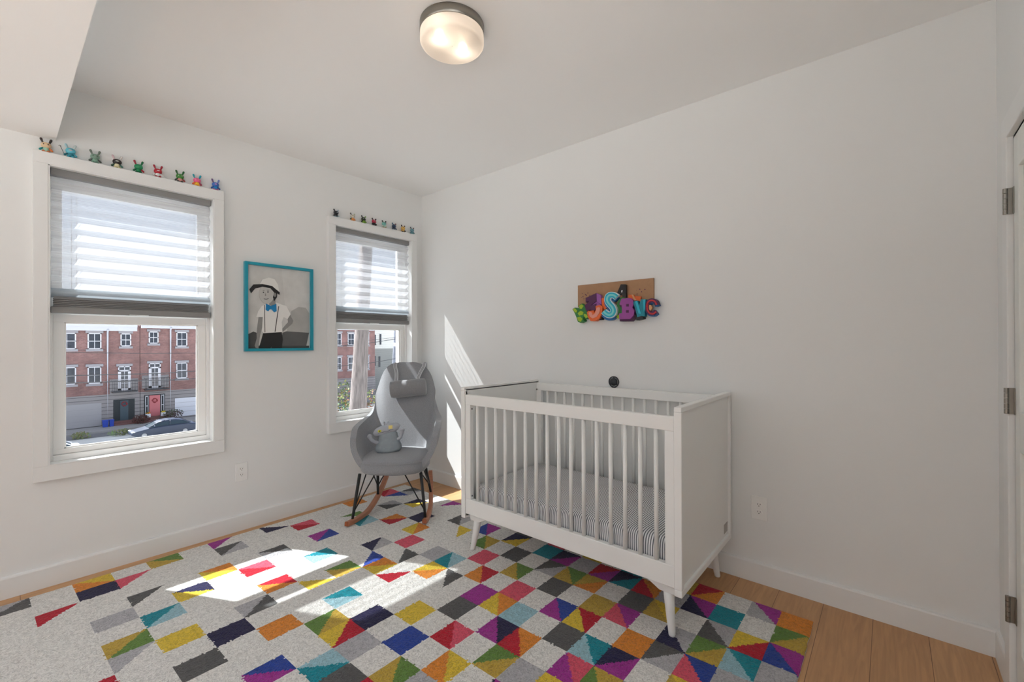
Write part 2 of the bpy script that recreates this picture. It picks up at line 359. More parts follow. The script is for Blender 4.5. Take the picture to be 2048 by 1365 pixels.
# ------------------------------------------------------------------ door with hinges
d = bpy.data.objects.new('door_1', None); COL.objects.link(d); d.location = (XR, (DY0+DY1)/2, 0); d['kind'] = 'structure'; d['label'] = 'white panelled door at the right edge'
XF = 3.772
b = MB(); cw = 0.085
b.box(XF, DY0, 0, XR+0.01, DY0+cw, DH+cw); b.box(XF, DY1-cw, 0, XR+0.01, DY1, DH+cw); b.box(XF, DY1, DH, XR+0.01, DY0, DH+cw)
b.build('casing', trim_m, d, bevel=0.003)
b = MB(); b.box(XR+0.005, DY0-0.004, 0, XR+0.19, DY0+0.002, DH); b.box(XR+0.005, DY1-0.002, 0, XR+0.19, DY1+0.004, DH); b.box(XR+0.005, DY1, DH-0.004, XR+0.19, DY0, DH+0.002)
b.build('jamb', trim_m, d)
xd = XR-0.001; b = MB(); ya, yb = DY1+0.006, DY0-0.007; st = 0.075
b.box(xd+0.012, ya, 0.012, xd+0.035, yb, DH-0.008)
for (a0, a1) in ((ya, ya+st), (yb-st, yb)): b.box(xd, a0, 0.012, xd+0.02, a1, DH-0.008)
for (c0, c1) in ((0.012, 0.22), (0.92, 1.06), (DH-0.13, DH-0.008)): b.box(xd, ya+st, c0, xd+0.02, yb-st, c1)
b.build('door_slab', door_m, d, bevel=0.003)
for zc in (1.808, 1.089, 0.340):
    b = MB(); b.box(XR-0.004, DY0-0.022, zc-0.047, XR-0.0015, DY0-0.008, zc+0.047)
    b.box(XF+0.002, DY0-0.0055, zc-0.047, XR+0.004, DY0-0.003, zc+0.047)
    for q in range(5): b.lathe([(0.007, -0.047+q*0.0188+0.0008), (0.007, -0.047+(q+1)*0.0188-0.0008)], (XF-0.003, DY0-0.004, zc), 'z', 12, smooth=False)
    b.build('hinge', steel_m, d)
kb = MB(); kb.lathe([(0.030, 0), (0.030, -0.006), (0.012, -0.010), (0.011, -0.030), (0.022, -0.038), (0.028, -0.050), (0.026, -0.062), (0.014, -0.070), (0.001, -0.071)], (xd, -1.035, 0.975), 'x', 24)
kb.build('door_knob', steel_m, d)

# ------------------------------------------------------------------ outlets and the wall device
def outlet(label, c, ax):
    o = thing('wall_outlet', label, 'outlet', c)
    def P(u, v, d): return (c[0]+d, c[1]+u, c[2]+v) if ax == 'x' else (c[0]+u, c[1]-d, c[2]+v)
    def rb(w, h, d0, d1, du=0, dv=0):
        b = MB(); b.prism([(du-w, dv-h), (du+w, dv-h), (du+w, dv+h), (du-w, dv+h)], P, d0, d1); return b
    rb(0.039, 0.063, 0, 0.006).build('cover_plate', plate_m, o, bevel=0.004)
    for dv in (0.020, -0.020):
        b = MB(); n = 20
        b.prism([(0.0165*math.cos(2*PI*i/n), dv+max(-0.0135, min(0.0135, 0.0165*math.sin(2*PI*i/n)))) for i in range(n)], P, 0.005, 0.0085)
        r = b.build('receptacle', plate_m, o, bevel=0.001)
        b = MB()
        for du, w, h, e in ((-0.006, 0.0012, 0.004, 0.003), (0.006, 0.0012, 0.0035, 0.003)): b.prism([(du-w, dv+e-h), (du+w, dv+e-h), (du+w, dv+e+h), (du-w, dv+e+h)], P, 0.0084, 0.0089)
        b.prism([(0.0024*math.cos(2*PI*i/8), dv-0.006+0.0024*math.sin(2*PI*i/8)) for i in range(8)], P, 0.0084, 0.0089)
        b.build('slots', slot_m, r)
    return o
outlet('white wall outlet below the gap between the two windows', (0, -1.574, 0.405), 'x')
outlet('white wall outlet on the back wall to the right of the crib', (2.909, 0, 0.402), 'y')
dv = thing('wall_mount', 'round charcoal mounting disc on the wall just above the crib', 'wall mount', (2.047, 0, 1.039))
def WP(u, v, d): return (2.047+u, -d, 1.039+v)
def teardrop(r, tip, n=36):
    out = []
    for i in range(n):
        a = 2*PI*i/n; x, y = r*math.sin(a), -r*math.cos(a)
        if y < 0: y -= tip*max(0, 1-abs(x)/(r*0.75))**1.6
        out.append((x, y))
    return out
o_, i_ = teardrop(0.038, 0.007), [(0.031*math.sin(2*PI*i/36), -0.031*math.cos(2*PI*i/36)) for i in range(36)]
b = MB(); n = 36
vs = [WP(*q, 0) for q in o_]+[WP(*q, 0.006) for q in o_]+[WP(*q, 0.006) for q in i_]+[WP(*q, 0) for q in i_]
b.add(vs, [(a*n+j, a*n+(j+1) % n, ((a+1) % 4)*n+(j+1) % n, ((a+1) % 4)*n+j) for a in range(4) for j in range(n)])
b.build('outer_ring', char_m, dv)
b = MB(); b.lathe([(0.026, 0), (0.026, -0.010), (0.022, -0.014), (0.002, -0.015)], (2.047, 0, 1.039), 'y', 32)
for a in (90, 215, 325):
    a = math.radians(a); u, v = math.cos(a), math.sin(a); b.prism([(u*.022-v*.005, v*.022+u*.005), (u*.034-v*.006, v*.034+u*.006), (u*.034+v*.006, v*.034-u*.006), (u*.022+v*.005, v*.022-u*.005)], WP, 0.0005, 0.0055)
b.build('centre_disc', char_m, dv)

# ------------------------------------------------------------------ ceiling lamp
LX, LY, LR = 1.970, -1.364, 0.142
lamp = thing('ceiling_lamp', 'round flush ceiling lamp with nickel rim and frosted glass', 'ceiling lamp', (LX, LY, H))
lamp_glass = bpy.data.materials.new('frosted_glass'); lamp_glass.use_nodes = True; n = lamp_glass.node_tree; n.nodes.clear()
out = nd(n, 'ShaderNodeOutputMaterial'); rf = nd(n, 'ShaderNodeBsdfGlass'); rf.inputs['Roughness'].default_value = 0.55; rf.inputs['IOR'].default_value = 1.12; rf.inputs[0].default_value = (1, 0.95, 0.9, 1)
tl = nd(n, 'ShaderNodeBsdfTranslucent'); tl.inputs[0].default_value = (0.98, 0.92, 0.86, 1); df = nd(n, 'ShaderNodeBsdfDiffuse'); df.inputs[0].default_value = (0.9, 0.86, 0.82, 1)
a = nd(n, 'ShaderNodeMixShader'); a.inputs[0].default_value = 0.4; n.links.new(tl.outputs[0], a.inputs[1]); n.links.new(df.outputs[0], a.inputs[2])
c = nd(n, 'ShaderNodeMixShader'); c.inputs[0].default_value = 0.25; n.links.new(a.outputs[0], c.inputs[1]); n.links.new(rf.outputs[0], c.inputs[2]); n.links.new(c.outputs[0], out.inputs[0])
b = MB(); b.lathe([(LR-0.004, H), (LR, H-0.002), (LR, H-0.040), (LR-0.004, H-0.042), (LR-0.012, H-0.042), (LR-0.012, H)], (LX, LY, 0), 'z', 64)
b.build('metal_rim', steel_m, lamp)
rg = []
for r, h in [(LR-0.003, H-0.041), (LR-0.001, H-0.044), (LR-0.001, H-0.080), (LR-0.006, H-0.088), (LR-0.016, H-0.091), (0.07, H-0.092), (0.002, H-0.0925)]:
    rg.append([(LX+r*math.cos(2*PI*j/64), LY+r*math.sin(2*PI*j/64), h) for j in range(64)])
b = MB(); b.rings(rg, caps=False); b.build('glass_drum', lamp_glass, lamp)
bulb_m = mat('bulb_glow', (1, 0.9, 0.75, 1), emit=(1, 0.88, 0.74, 1), estr=18)
base_m = mat('lamp_white', srgb(235, 230, 222), 0.6)
MB().lathe([(LR-0.013, H-0.002), (LR-0.013, H-0.012), (0.01, H-0.012)], (LX, LY, 0), 'z', 40).build('back_plate', base_m, lamp)
for sx in (-1, 1):
    b = MB(); b.ell((LX-0.005+sx*0.008, LY+sx*0.062, H-0.060), (0.017, 0.017, 0.017)); b.build('bulb', bulb_m, lamp)
# ------------------------------------------------------------------ rug
RC = {'w': srgb(226, 225, 221), 'n': srgb(30, 28, 68), 'd': srgb(88, 88, 88), 'g': srgb(176, 176, 180), 'r': srgb(182, 20, 44), 'p': srgb(216, 84, 106), 'o': srgb(220, 136, 48),
      'y': srgb(220, 190, 60), 'm': srgb(190, 160, 64), 'G': srgb(98, 134, 60), 'b': srgb(152, 192, 204), 't': srgb(10, 136, 152), 'M': srgb(158, 46, 144), 'B': srgb(36, 66, 152)}
CELLS = [[10,0,"H r o"],[12,0,"V g M"],[13,0,"S o"],[10,1,"V n M"],[11,1,"S t"],[13,1,"H G m"],[11,2,"V d g"],[12,2,"H y r"],[13,2,"V B M"],[10,3,"V n g"],[11,3,"H G m"],[12,3,"V b t"],[10,4,"H d g"],[11,4,"V p B"],[9,2,"V m y"],[8,3,"V p M"],[9,4,"S o"],[8,2,"S d"],[7,3,"S m"],[7,4,"V y r"],[7,5,"S d"],[8,5,"V b t"],[9,5,"H n M"],[8,6,"V M p"],[8,7,"S y"],[9,6,"V G m"],[7,7,"S g"],[6,4,"V M B"],[6,2,"H m o"],[5,2,"V m G"],[5,3,"S d"],[5,5,"S b"],[6,6,"V r o"],[4,4,"S p"],[3,3,"V m G"],[2,4,"V o r"],[0,4,"V t b"],[1,5,"V w d"],[-1,4,"S g"],[0,5,"H y o"],[1,3,"S p"],[2,2,"S d"],[0,2,"V G m"],[1,1,"H n y"],[-1,1,"V B M"],[-2,2,"V w y"],[-3,1,"V d g"],[-5,0,"H M w"],[4,2,"H d g"],[2,7,"S y"],[3,6,"S d"],[3,5,"S M"],[4,5,"V y o"],[5,6,"V M n"],[4,7,"V r p"],[3,8,"S B"],[4,9,"V m G"],[5,8,"V o y"],[6,7,"H G m"],[5,9,"S g"],[-1,10,"S o"],[0,9,"V G m"],[1,9,"V y r"],[1,8,"S n"],[2,9,"S g"],[2,10,"H b t"],[3,10,"S d"],[1,11,"H B M"],[-1,8,"H t b"],[-4,9,"H r o"],[-3,10,"V g d"],[-3,8,"H w y"],[-3,7,"H G m"],[-7,12,"V d w"],[-6,11,"H n y"],[-5,12,"V t b"],[-3,12,"S y"],[-2,11,"S n"],[-1,12,"S d"],[-4,13,"V m G"],[-3,13,"V g w"],[-6,13,"S g"],[-7,10,"H o y"],[-6,9,"H p r"],[-7,8,"H d g"],[-5,7,"H t b"],[-7,6,"V M B"],[-9,6,"H p r"],[-10,7,"H w n"],[-9,9,"V d g"],[-10,9,"V M w"],[-10,11,"H G m"],[-10,15,"V g d"],[-8,14,"V r w"],[-10,13,"H y o"],[-9,13,"S n"],[-9,12,"V p w"],[-10,3,"S o"],[-10,1,"V r p"],[-9,1,"H B w"],[-9,0,"H d g"],[-8,2,"H g d"],[-7,1,"H n y"],[-5,2,"S n"],[-6,3,"H o r"],[-8,4,"H G w"],[-7,4,"V t b"],[-4,3,"V y o"],[-3,4,"S p"],[-4,5,"V n g"],[-3,6,"V w B"],[-2,6,"H o y"],[-2,5,"V w d"],[-1,6,"H w r"]]
cells = {(k, j): v for k, j, v in CELLS}
cells.update({(3,1):'S t',(4,1):'H n M',(5,1):'S g',(6,1):'H r M',(7,1):'H n t',(8,1):'V r o',(9,1):'S g',(13,3):'S g',(12,4):'S g',(4,10):'S r',(-2,14):'S r',(7,8):'V n M',(9,0):'S m',(7,0):'V t b',(5,0):'S y',(3,0):'V p r',(1,0):'S d',(11,5):'V m y',(12,5):'S r',(13,5):'S t',(13,4):'V o y',(8,8):'S o',(9,7):'S g',(10,6):'V d g',(11,7):'S p',(12,6):'S n',(13,7):'S g',(9,9):'V b t',(10,8):'V G m',(12,8):'S B',(11,9):'S o',(13,9):'V r p',(5,11):'S g',(7,10):'V y o',(8,11):'S d',(9,11):'S t',(11,11):'V M B',(12,10):'S m',(13,11):'S p',(6,12):'S b',(4,12):'V G m',(2,12):'S g',(3,13):'S o',(1,14):'V t b',(-1,15):'S g',(5,14):'S n',(8,13):'V r o',(10,14):'S g',(12,13):'V t b'})
def rug_xy(k, j):
    return (1.39187+0.12942*k-4e-05*j-5e-05*k*j-0.00013*k*k+7e-05*j*j, -0.25382+0.00124*k-0.15123*j+0.00026*k*j+3e-05*k*k-4e-05*j*j)
def rug_cell(k, j, u, v):
    # u along +x, v along +y inside the cell; corners L(0,0) T(0,1) R(1,1) B(1,0)
    c = cells.get((k, j))
    if not c: return 'w'
    c = c.split()
    if c[0] == 'S': return c[1]
    if c[0] == 'V': return c[1] if v < 1-u+0.0 and False else (c[1] if (u + (1-v)) < 0 else (c[1] if v-(1-u) < 0 else c[2]))
    return c[1] if v > u else c[2]
NS = 22
K0, K1, J1 = -10, 14, 16
NX, NY = (K1-K0)*NS, J1*NS
vs, fs, cl = [], [], []
for a in range(NX+1):
    for c in range(NY+1):
        k, j = K0+a/NS, c/NS; x, y = rug_xy(k, j)
        e = min(a, NX-a, c, NY-c)
        z = 0.013 + 0.0012*noise.noise((x*45, y*45, 0)) + 0.002*noise.noise((x*3, y*3, 5)); z = z*(0.55 if e == 0 else 0.9 if e == 1 else 1)
        vs.append((x+0.003*noise.noise((x*20, y*20, 9)) if e == 0 else x, y, z))
for a in range(NX):
    for c in range(NY):
        i = a*(NY+1)+c; fs.append((i, i+1, i+NY+2, i+NY+1))
        kk, jj = K0+(a+.5)/NS, (c+.5)/NS
        kk += 0.05*(random.random()-.5); jj += 0.05*(random.random()-.5)
        kk = min(max(kk, K0+1e-4), K1-1e-4); jj = min(max(jj, 1e-4), J1-1e-4)
        k, j = math.floor(kk), math.floor(jj); u, v = kk-k, 1-(jj-j)
        cl.append(rug_cell(k, j, u, v))
# skirt down to the floor
ring = [a*(NY+1) for a in range(NX+1)] + [NX*(NY+1)+c for c in range(1, NY+1)] + [a*(NY+1)+NY for a in range(NX-1, -1, -1)] + [c for c in range(NY-1, 0, -1)]
o = len(vs); vs += [(vs[i][0], vs[i][1], 0.0005) for i in ring]
for q in range(len(ring)):
    q2 = (q+1) % len(ring); fs.append((ring[q], ring[q2], o+q2, o+q)); cl.append('w')
me = bpy.data.meshes.new('area_rug'); me.from_pydata(vs, [], fs)
at = me.color_attributes.new('Col', 'FLOAT_COLOR', 'CORNER')
buf = []
for p in me.polygons:
    col = RC[cl[p.index]]; f_ = 0.97+0.06*random.random()
    buf += [col[0]*f_, col[1]*f_, col[2]*f_, 1.0]*p.loop_total
at.data.foreach_set('color', buf); me.polygons.foreach_set('use_smooth', [True]*len(fs))
rug_m = bpy.data.materials.new('rug_pile'); rug_m.use_nodes = True; n = rug_m.node_tree; bs = n.nodes['Principled BSDF']
ca = nd(n, 'ShaderNodeVertexColor'); ca.layer_name = 'Col'
t = nd(n, 'ShaderNodeTexCoord'); z1 = nd(n, 'ShaderNodeTexNoise'); z1.inputs['Scale'].default_value = 78; z1.inputs['Detail'].default_value = 3; n.links.new(t.outputs['Object'], z1.inputs['Vector'])
z1.inputs['Distortion'].default_value = 1.6
mr = nd(n, 'ShaderNodeMapRange'); mr.inputs[1].default_value = 0.35; mr.inputs[2].default_value = 0.6; mr.inputs[3].default_value = 0.74; mr.inputs[4].default_value = 1.08; n.links.new(z1.outputs['Fac'], mr.inputs[0])
hs = nd(n, 'ShaderNodeHueSaturation'); n.links.new(ca.outputs[0], hs.inputs['Color']); n.links.new(mr.outputs[0], hs.inputs['Value']); n.links.new(hs.outputs[0], bs.inputs['Base Color'])
bs.inputs['Roughness'].default_value = 0.95; bs.inputs['Specular IOR Level'].default_value = 0.1; bs.inputs['Sheen Weight'].default_value = 0.15
bp = nd(n, 'ShaderNodeBump'); bp.inputs['Strength'].default_value = 0.9; bp.inputs['Distance'].default_value = 0.008; n.links.new(z1.outputs['Fac'], bp.inputs['Height']); n.links.new(bp.outputs[0], bs.inputs['Normal'])
me.materials.append(rug_m); rug = bpy.data.objects.new('area_rug', me); COL.objects.link(rug)
tag(rug, 'large cream wool rug with multicoloured squares and triangles under the crib and chair', 'rug')

# ------------------------------------------------------------------ crib
CX0, CX1, CY0, CY1, CZ0, CZ1 = 1.413, 2.778, -0.802, -0.035, 0.216, 1.026
crib = thing('baby_crib', 'white wooden baby crib with slatted sides and splayed legs', 'crib', ((CX0+CX1)/2, (CY0+CY1)/2, 0))
for sx, xo in ((-1, CX0), (1, CX1)):
    b = MB(); r = 0.022
    xi = xo - sx*0.033                       # inner face
    b.box(min(xi, xo-sx*0.012), CY0+0.01, CZ0+0.01, max(xi, xo-sx*0.012), CY1-0.01, CZ1-0.01)
    for (ya, yb, za, zb) in ((CY0, CY1, CZ1-r, CZ1), (CY0, CY1, CZ0, CZ0+0.03), (CY0, CY0+0.028, CZ0+0.03, CZ1-r), (CY1-0.022, CY1, CZ0+0.03, CZ1-r)):
        b.box(min(xi, xo), ya, za, max(xi, xo), yb, zb)
    b.build('end_panel', crib_m, crib, bevel=0.003)
xa, xb = CX0+0.034, CX1-0.034
for (yf, z_b, z_t, th, rt) in ((CY0+0.006, 0.245, 0.982, 0.030, 0.062), (CY1-0.036, 0.245, 1.004, 0.030, 0.055)):
    y2 = yf+th
    fr = MB()
    fr.box(xa, yf, z_t-rt, xb, y2, z_t); fr.box(xa, yf, z_b, xb, y2, z_b+0.095); fr.box(xa, yf, z_b+0.095, xa+0.042, y2, z_t-rt); fr.box(xb-0.042, yf, z_b+0.095, xb, y2, z_t-rt)
    side = fr.build('side_frame', crib_m, crib, bevel=0.003)
    ym = (yf+y2)/2
    for i in range(16):
        x = 1.541+i*0.0745
        MB().tube([(x, ym, z_b+0.09), (x, ym, z_t-rt+0.005)], 0.0115, 12, flat=0.85).build('slat', crib_m, side)
for i, (x, y) in enumerate(((1.448, CY0+0.075), (2.735, CY0+0.075), (1.448, CY1-0.075), (2.735, CY1-0.075))):
    sx = -1 if i % 2 == 0 else 1; sy = -1 if i < 2 else 1
    b = MB(); xt, yt = x-sx*0.045, y+sy*(-0.0)
    xb_, yb_ = x-sx*0.018, y+sy*0.028
    zb0 = 0.013 if (i < 3) else 0.001
    b.tube([(xb_, yb_, zb0), (xb_, yb_, zb0+0.004), (xb_+(xt-xb_)*0.5, yb_+(yt-yb_)*0.5, 0.11), (xt, yt, CZ0+0.01)], [0.0135, 0.015, 0.020, 0.026], 20)
    b.build('leg', crib_m, crib)
    b = MB(); x_out, x_in = x+sx*0.010, x-sx*0.17
    b.add([(x_out, y-0.03, CZ0+0.03), (x_in, y-0.03, CZ0+0.03), (x-sx*0.075, y-0.03, CZ0-0.022), (x_out-sx*0.01, y-0.03, CZ0-0.022), (x_out, y+0.03, CZ0+0.03), (x_in, y+0.03, CZ0+0.03), (x-sx*0.075, y+0.03, CZ0-0.022), (x_out-sx*0.01, y+0.03, CZ0-0.022)],
          [(0,1,2,3),(7,6,5,4),(0,4,5,1),(1,5,6,2),(2,6,7,3),(3,7,4,0)])
    b.build('leg_block', crib_m, crib, bevel=0.003)
b = MB(); b.box(xa, CY0+0.04, 0.262, xb, CY1-0.04, 0.278); b.build('mattress_board', crib_m, crib)
for (x, z) in ((CX0+0.040, 0.955), (CX0+0.040, 0.300), (CX1-0.040, 0.300)): MB().lathe([(0.006, 0), (0.006, -0.004), (0.001, -0.004)], (x, CY1-0.036, z), 'y', 12).build('bolt', steel_m, crib)
for z in (0.895, 0.36): MB().lathe([(0.004, 0), (0.004, 0.004), (0.001, 0.004)], (xa+0.042, CY0+0.021, z), 'x', 12).build('bolt', slot_m, crib)
MB().box(CX1-0.0125, -0.135, 0.265, CX1-0.011, -0.07, 0.315).build('maker_plate', mat('plate_grey', srgb(168, 166, 162), 0.5), crib)

def sheet_material():
    m = bpy.data.materials.new('striped_sheet'); m.use_nodes = True; n = m.node_tree; b = n.nodes['Principled BSDF']
    t = nd(n, 'ShaderNodeTexCoord'); mp = nd(n, 'ShaderNodeMapping'); n.links.new(t.outputs['Object'], mp.inputs[0])
    z = nd(n, 'ShaderNodeTexNoise'); z.inputs['Scale'].default_value = 3.2; z.inputs['Detail'].default_value = 2; n.links.new(t.outputs['Object'], z.inputs['Vector'])
    sx = nd(n, 'ShaderNodeSeparateXYZ'); n.links.new(mp.outputs[0], sx.inputs[0])
    m1 = nd(n, 'ShaderNodeMath', operation='MULTIPLY'); m1.inputs[1].default_value = 0.045; n.links.new(z.outputs['Fac'], m1.inputs[0])
    ad = nd(n, 'ShaderNodeMath', operation='ADD'); n.links.new(sx.outputs['X'], ad.inputs[0]); n.links.new(m1.outputs[0], ad.inputs[1])
    m2 = nd(n, 'ShaderNodeMath', operation='MULTIPLY'); m2.inputs[1].default_value = 2*PI/0.0105; n.links.new(ad.outputs[0], m2.inputs[0])
    si = nd(n, 'ShaderNodeMath', operation='SINE'); n.links.new(m2.outputs[0], si.inputs[0])
    r = nd(n, 'ShaderNodeMapRange'); r.inputs[1].default_value = -0.55; r.inputs[2].default_value = 0.1; n.links.new(si.outputs[0], r.inputs[0])
    mx = nd(n, 'ShaderNodeMix', data_type='RGBA'); mx.inputs[6].default_value = srgb(100, 104, 110); mx.inputs[7].default_value = srgb(230, 231, 232); n.links.new(r.outputs[0], mx.inputs[0]); n.links.new(mx.outputs[2], b.inputs['Base Color'])
    b.inputs['Roughness'].default_value = 0.9; b.inputs['Specular IOR Level'].default_value = 0.1
    return m
mx0, mx1, my0, my1, mz0, mz1 = xa+0.028, xb-0.012, CY0+0.045, CY1-0.045, 0.279, 0.425
matt = thing('crib_mattress', 'crib mattress in a grey and white striped fitted sheet', 'mattress', ((mx0+mx1)/2, (my0+my1)/2, mz0))
b = MB(); nx, ny = 90, 46; rg = []
def sq(a, n_=90):  # rounded rectangle outline in plan
    pts = []; r = 0.05
    for cx, cy, a0 in ((mx1-r, my1-r, 0), (mx0+r, my1-r, 90), (mx0+r, my0+r, 180), (mx1-r, my0+r, 270)):
        for q in range(7): t = math.radians(a0+90*q/6); pts.append((cx+(r-a)*math.cos(t), cy+(r-a)*math.sin(t)))
    return pts
def dense(pts, m=240):
    P = [Vector(p).to_2d() for p in pts]; P.append(P[0]); L = [0]
    for p, q in zip(P, P[1:]): L.append(L[-1]+(q-p).length)
    out = []
    for i in range(m):
        s_ = L[-1]*i/m
        for j in range(len(P)-1):
            if L[j+1] >= s_: t = (s_-L[j])/max(L[j+1]-L[j], 1e-9); out.append(P[j].lerp(P[j+1], t)); break
    return out
prof = [(0.020, mz0), (0.004, mz0+0.012), (0.0, mz0+0.05), (0.0, mz1-0.045), (0.004, mz1-0.022), (0.014, mz1-0.007), (0.030, mz1)]
for (ins, z) in prof:
    ring = []
    for p in dense(sq(ins)):
        w = 0.003*noise.noise((p.x*22, p.y*22, z*4)); ring.append((p.x+w, p.y+w, z+0.002*noise.noise((p.x*9, p.y*9, 2))))
    rg.append(ring)
c0 = Vector(((mx0+mx1)/2, (my0+my1)/2))
for f_ in (0.85, 0.7, 0.55, 0.4, 0.25, 0.1, 0.01):
    ring = []
    for p in dense(sq(0.030)):
        q = c0+(p-c0)*f_
        wr = 0.004*noise.noise((q.x*7+q.y*5, q.y*16, 3)) + 0.007*max(0, noise.noise((q.x*3-1, q.y*11, 8)))
        ring.append((q.x, q.y, mz1+0.004*(1-f_)+wr))
    rg.append(ring)
b.rings(rg, caps=False); b.build('fitted_sheet', sheet_material(), matt)

# ------------------------------------------------------------------ rocking chair
T0 = Vector((0.717, -0.870, 0)); CF = Vector((0.68191, -0.73144, 0)); CS = Vector((0.73144, 0.68191, 0))
def L(s, a, z): return T0 + CS*s + CF*a + Vector((0, 0, z))
chair = thing('rocking_chair', 'grey upholstered high back rocking chair with black legs and wooden rockers', 'rocking chair', L(0.02, -0.25, 0))
sc_ = 0.022                                     # centre line
N = 30; rows_v = 18
topz = [(0, 1.128), (.10, 1.120), (.18, 1.085), (.26, 1.01), (.34, .925), (.43, .835), (.52, .765), (.62, .722), (.74, .700), (.87, .672), (1, .625)]
tops = [(0, 0), (.10, .090), (.18, .140), (.26, .180), (.34, .212), (.43, .250), (.52, .278), (.62, .298), (.74, .310), (.87, .322), (1, .318)]
topa = [(0, -.765), (.10, -.768), (.18, -.765), (.26, -.755), (.34, -.735), (.43, -.69), (.52, -.60), (.62, -.475), (.74, -.34), (.87, -.20), (1, -.085)]
bots = [(0, 0), (.10, .05), (.26, .125), (.43, .205), (.62, .243), (.80, .252), (1, .240)]
bota = [(0, -.465), (.10, -.465), (.26, -.460), (.43, -.425), (.62, -.28), (.80, -.15), (1, -.045)]
UA = (0, .10, .18, .26, .34, .43, .52, .62, .74, .87, 1)
rimL = [(u, -x) for u, x in zip(UA, (0, -.082, -.134, -.174, -.206, -.248, -.280, -.302, -.310, -.308, -.290))]
rimR = list(zip(UA, (0, .065, .122, .168, .205, .245, .288, .331, .345, .352, .345)))
zL = list(zip(UA, (1.118, 1.116, 1.102, 1.057, .955, .830, .722, .690, .675, .655, .600)))
zR = list(zip(UA, (1.118, 1.118, 1.104, 1.057, .950, .830, .730, .695, .682, .668, .612)))
topa = list(zip(UA, (-.765, -.765, -.762, -.755, -.74, -.70, -.60, -.47, -.33, -.19, -.085)))
def shell(u, v):                                # u -1..1, v 0 (seat) .. 1 (rim), v<0 tucks under
    a_ = abs(u); sg = 1 if u >= 0 else -1
    s0, a0 = interp(bots, a_)+sg*sc_, interp(bota, a_); s1, a1, z1 = interp(rimL if sg < 0 else rimR, a_), interp(topa, a_), interp(zL if sg < 0 else zR, a_)
    if a_ < 0.1: s0 = s0*1.0
    if v >= 0:
        bul = math.sin(v*PI)*0.018
        s_ = s0+(s1-s0)*(v**0.8); a = a0+(a1-a0)*v; z = 0.415+(z1-0.415)*v
        n_ = math.hypot(s_, a+0.25)
        return L(sg*(s_+bul*(s_/max(n_, .01))), a-bul*0.4*(1-a_), z)
    t = -v
    k = 1-0.36*t*t-0.10*t
    return L(sc_+(sg*s0-sc_)*k, (a0+0.25)*k-0.25, 0.415-0.085*t)
b = MB(); rg = []
vv = [-1, -0.8, -0.5, -0.2] + [i/rows_v for i in range(rows_v+1)]
grid = [[shell(-1+2*i/(2*N), v) for i in range(2*N+1)] for v in vv]
b.rings(grid, caps=False, closed=False)
sh = b.build('shell', fabric_m, chair, fix=True)
md = sh.modifiers.new('thick', 'SOLIDIFY'); md.thickness = 0.042; md.offset = -1.0; md.use_even_offset = False
md = sh.modifiers.new('bevel', 'BEVEL'); md.width = 0.016; md.segments = 3; md.limit_method = 'ANGLE'; md.angle_limit = math.radians(60)
md = sh.modifiers.new('sub', 'SUBSURF'); md.levels = 1; md.render_levels = 1
# seat cushion, D shaped in plan
def seat_ring(ins, z, dome=0.0):
    out = []; n = 48
    for i in range(n):
        t = 2*PI*i/n; c_, s_ = math.cos(t), math.sin(t)
        ex = 0.55; x = math.copysign(abs(c_)**ex, c_); y = math.copysign(abs(s_)**ex, s_)
        w = 0.252 if y > 0 else 0.252+0.03*y
        ps, pa = x*(w-ins), -0.245+y*(0.245-ins) + (0.022*(1-abs(x)**2.2) if y > 0 else 0)
        out.append(L(sc_-0.004+ps, pa, z+dome*0))
    return out
rg = [seat_ring(0.05, 0.352), seat_ring(0.018, 0.356), seat_ring(0.004, 0.372), seat_ring(0.0, 0.400), seat_ring(0.0, 0.428), seat_ring(0.006, 0.445), seat_ring(0.022, 0.455), seat_ring(0.07, 0.463), seat_ring(0.14, 0.468), seat_ring(0.22, 0.470)]
b = MB(); b.rings(rg); b.build('seat_cushion', fabric_m, chair)
b = MB(); b.tube([p for p in seat_ring(-0.001, 0.437)]+[seat_ring(-0.001, 0.437)[0]], 0.0022, 6); b.build('seam', pillow_m, chair)
b = MB(); b.rings([seat_ring(0.10, 0.330), seat_ring(0.06, 0.355)]); b.build('underframe', black_m, chair)
# rockers
def rocker(pts):
    P = curve([L(*p) for p in pts], 5); hw, hh = 0.0165, 0.0155; rg = []
    for i, p in enumerate(P):
        t = (P[min(i+1, len(P)-1)]-P[max(i-1, 0)]).normalized(); side = t.cross(Vector((0, 0, 1))).normalized(); up = side.cross(t).normalized()
        c_ = p+Vector((0, 0, hh))
        rg.append([c_+side*hw+up*hh, c_-side*hw+up*hh, c_-side*hw-up*hh, c_+side*hw-up*hh])
    b = MB(); b.rings(rg, smooth=False); b.m[-2] = 1; b.m[-1] = 0
    return b.build('rocker', [wood_m, woodend_m], chair, bevel=0.004)
rkL = [(-.268, .065, .024), (-.248, 0, .015), (-.222, -.07, .0145), (-.190, -.16, .022), (-.168, -.25, .050), (-.150, -.33, .088), (-.135, -.42, .140), (-.122, -.50, .198), (-.118, -.53, .225)]
rkR = [(.268, .045, .024), (.272, 0, .015), (.276, -.07, .0145), (.276, -.16, .020), (.272, -.25, .040), (.262, -.33, .080), (.250, -.42, .134), (.238, -.48, .188), (.232, -.51, .220)]
for r_ in (rkL, rkR): rocker(r_)
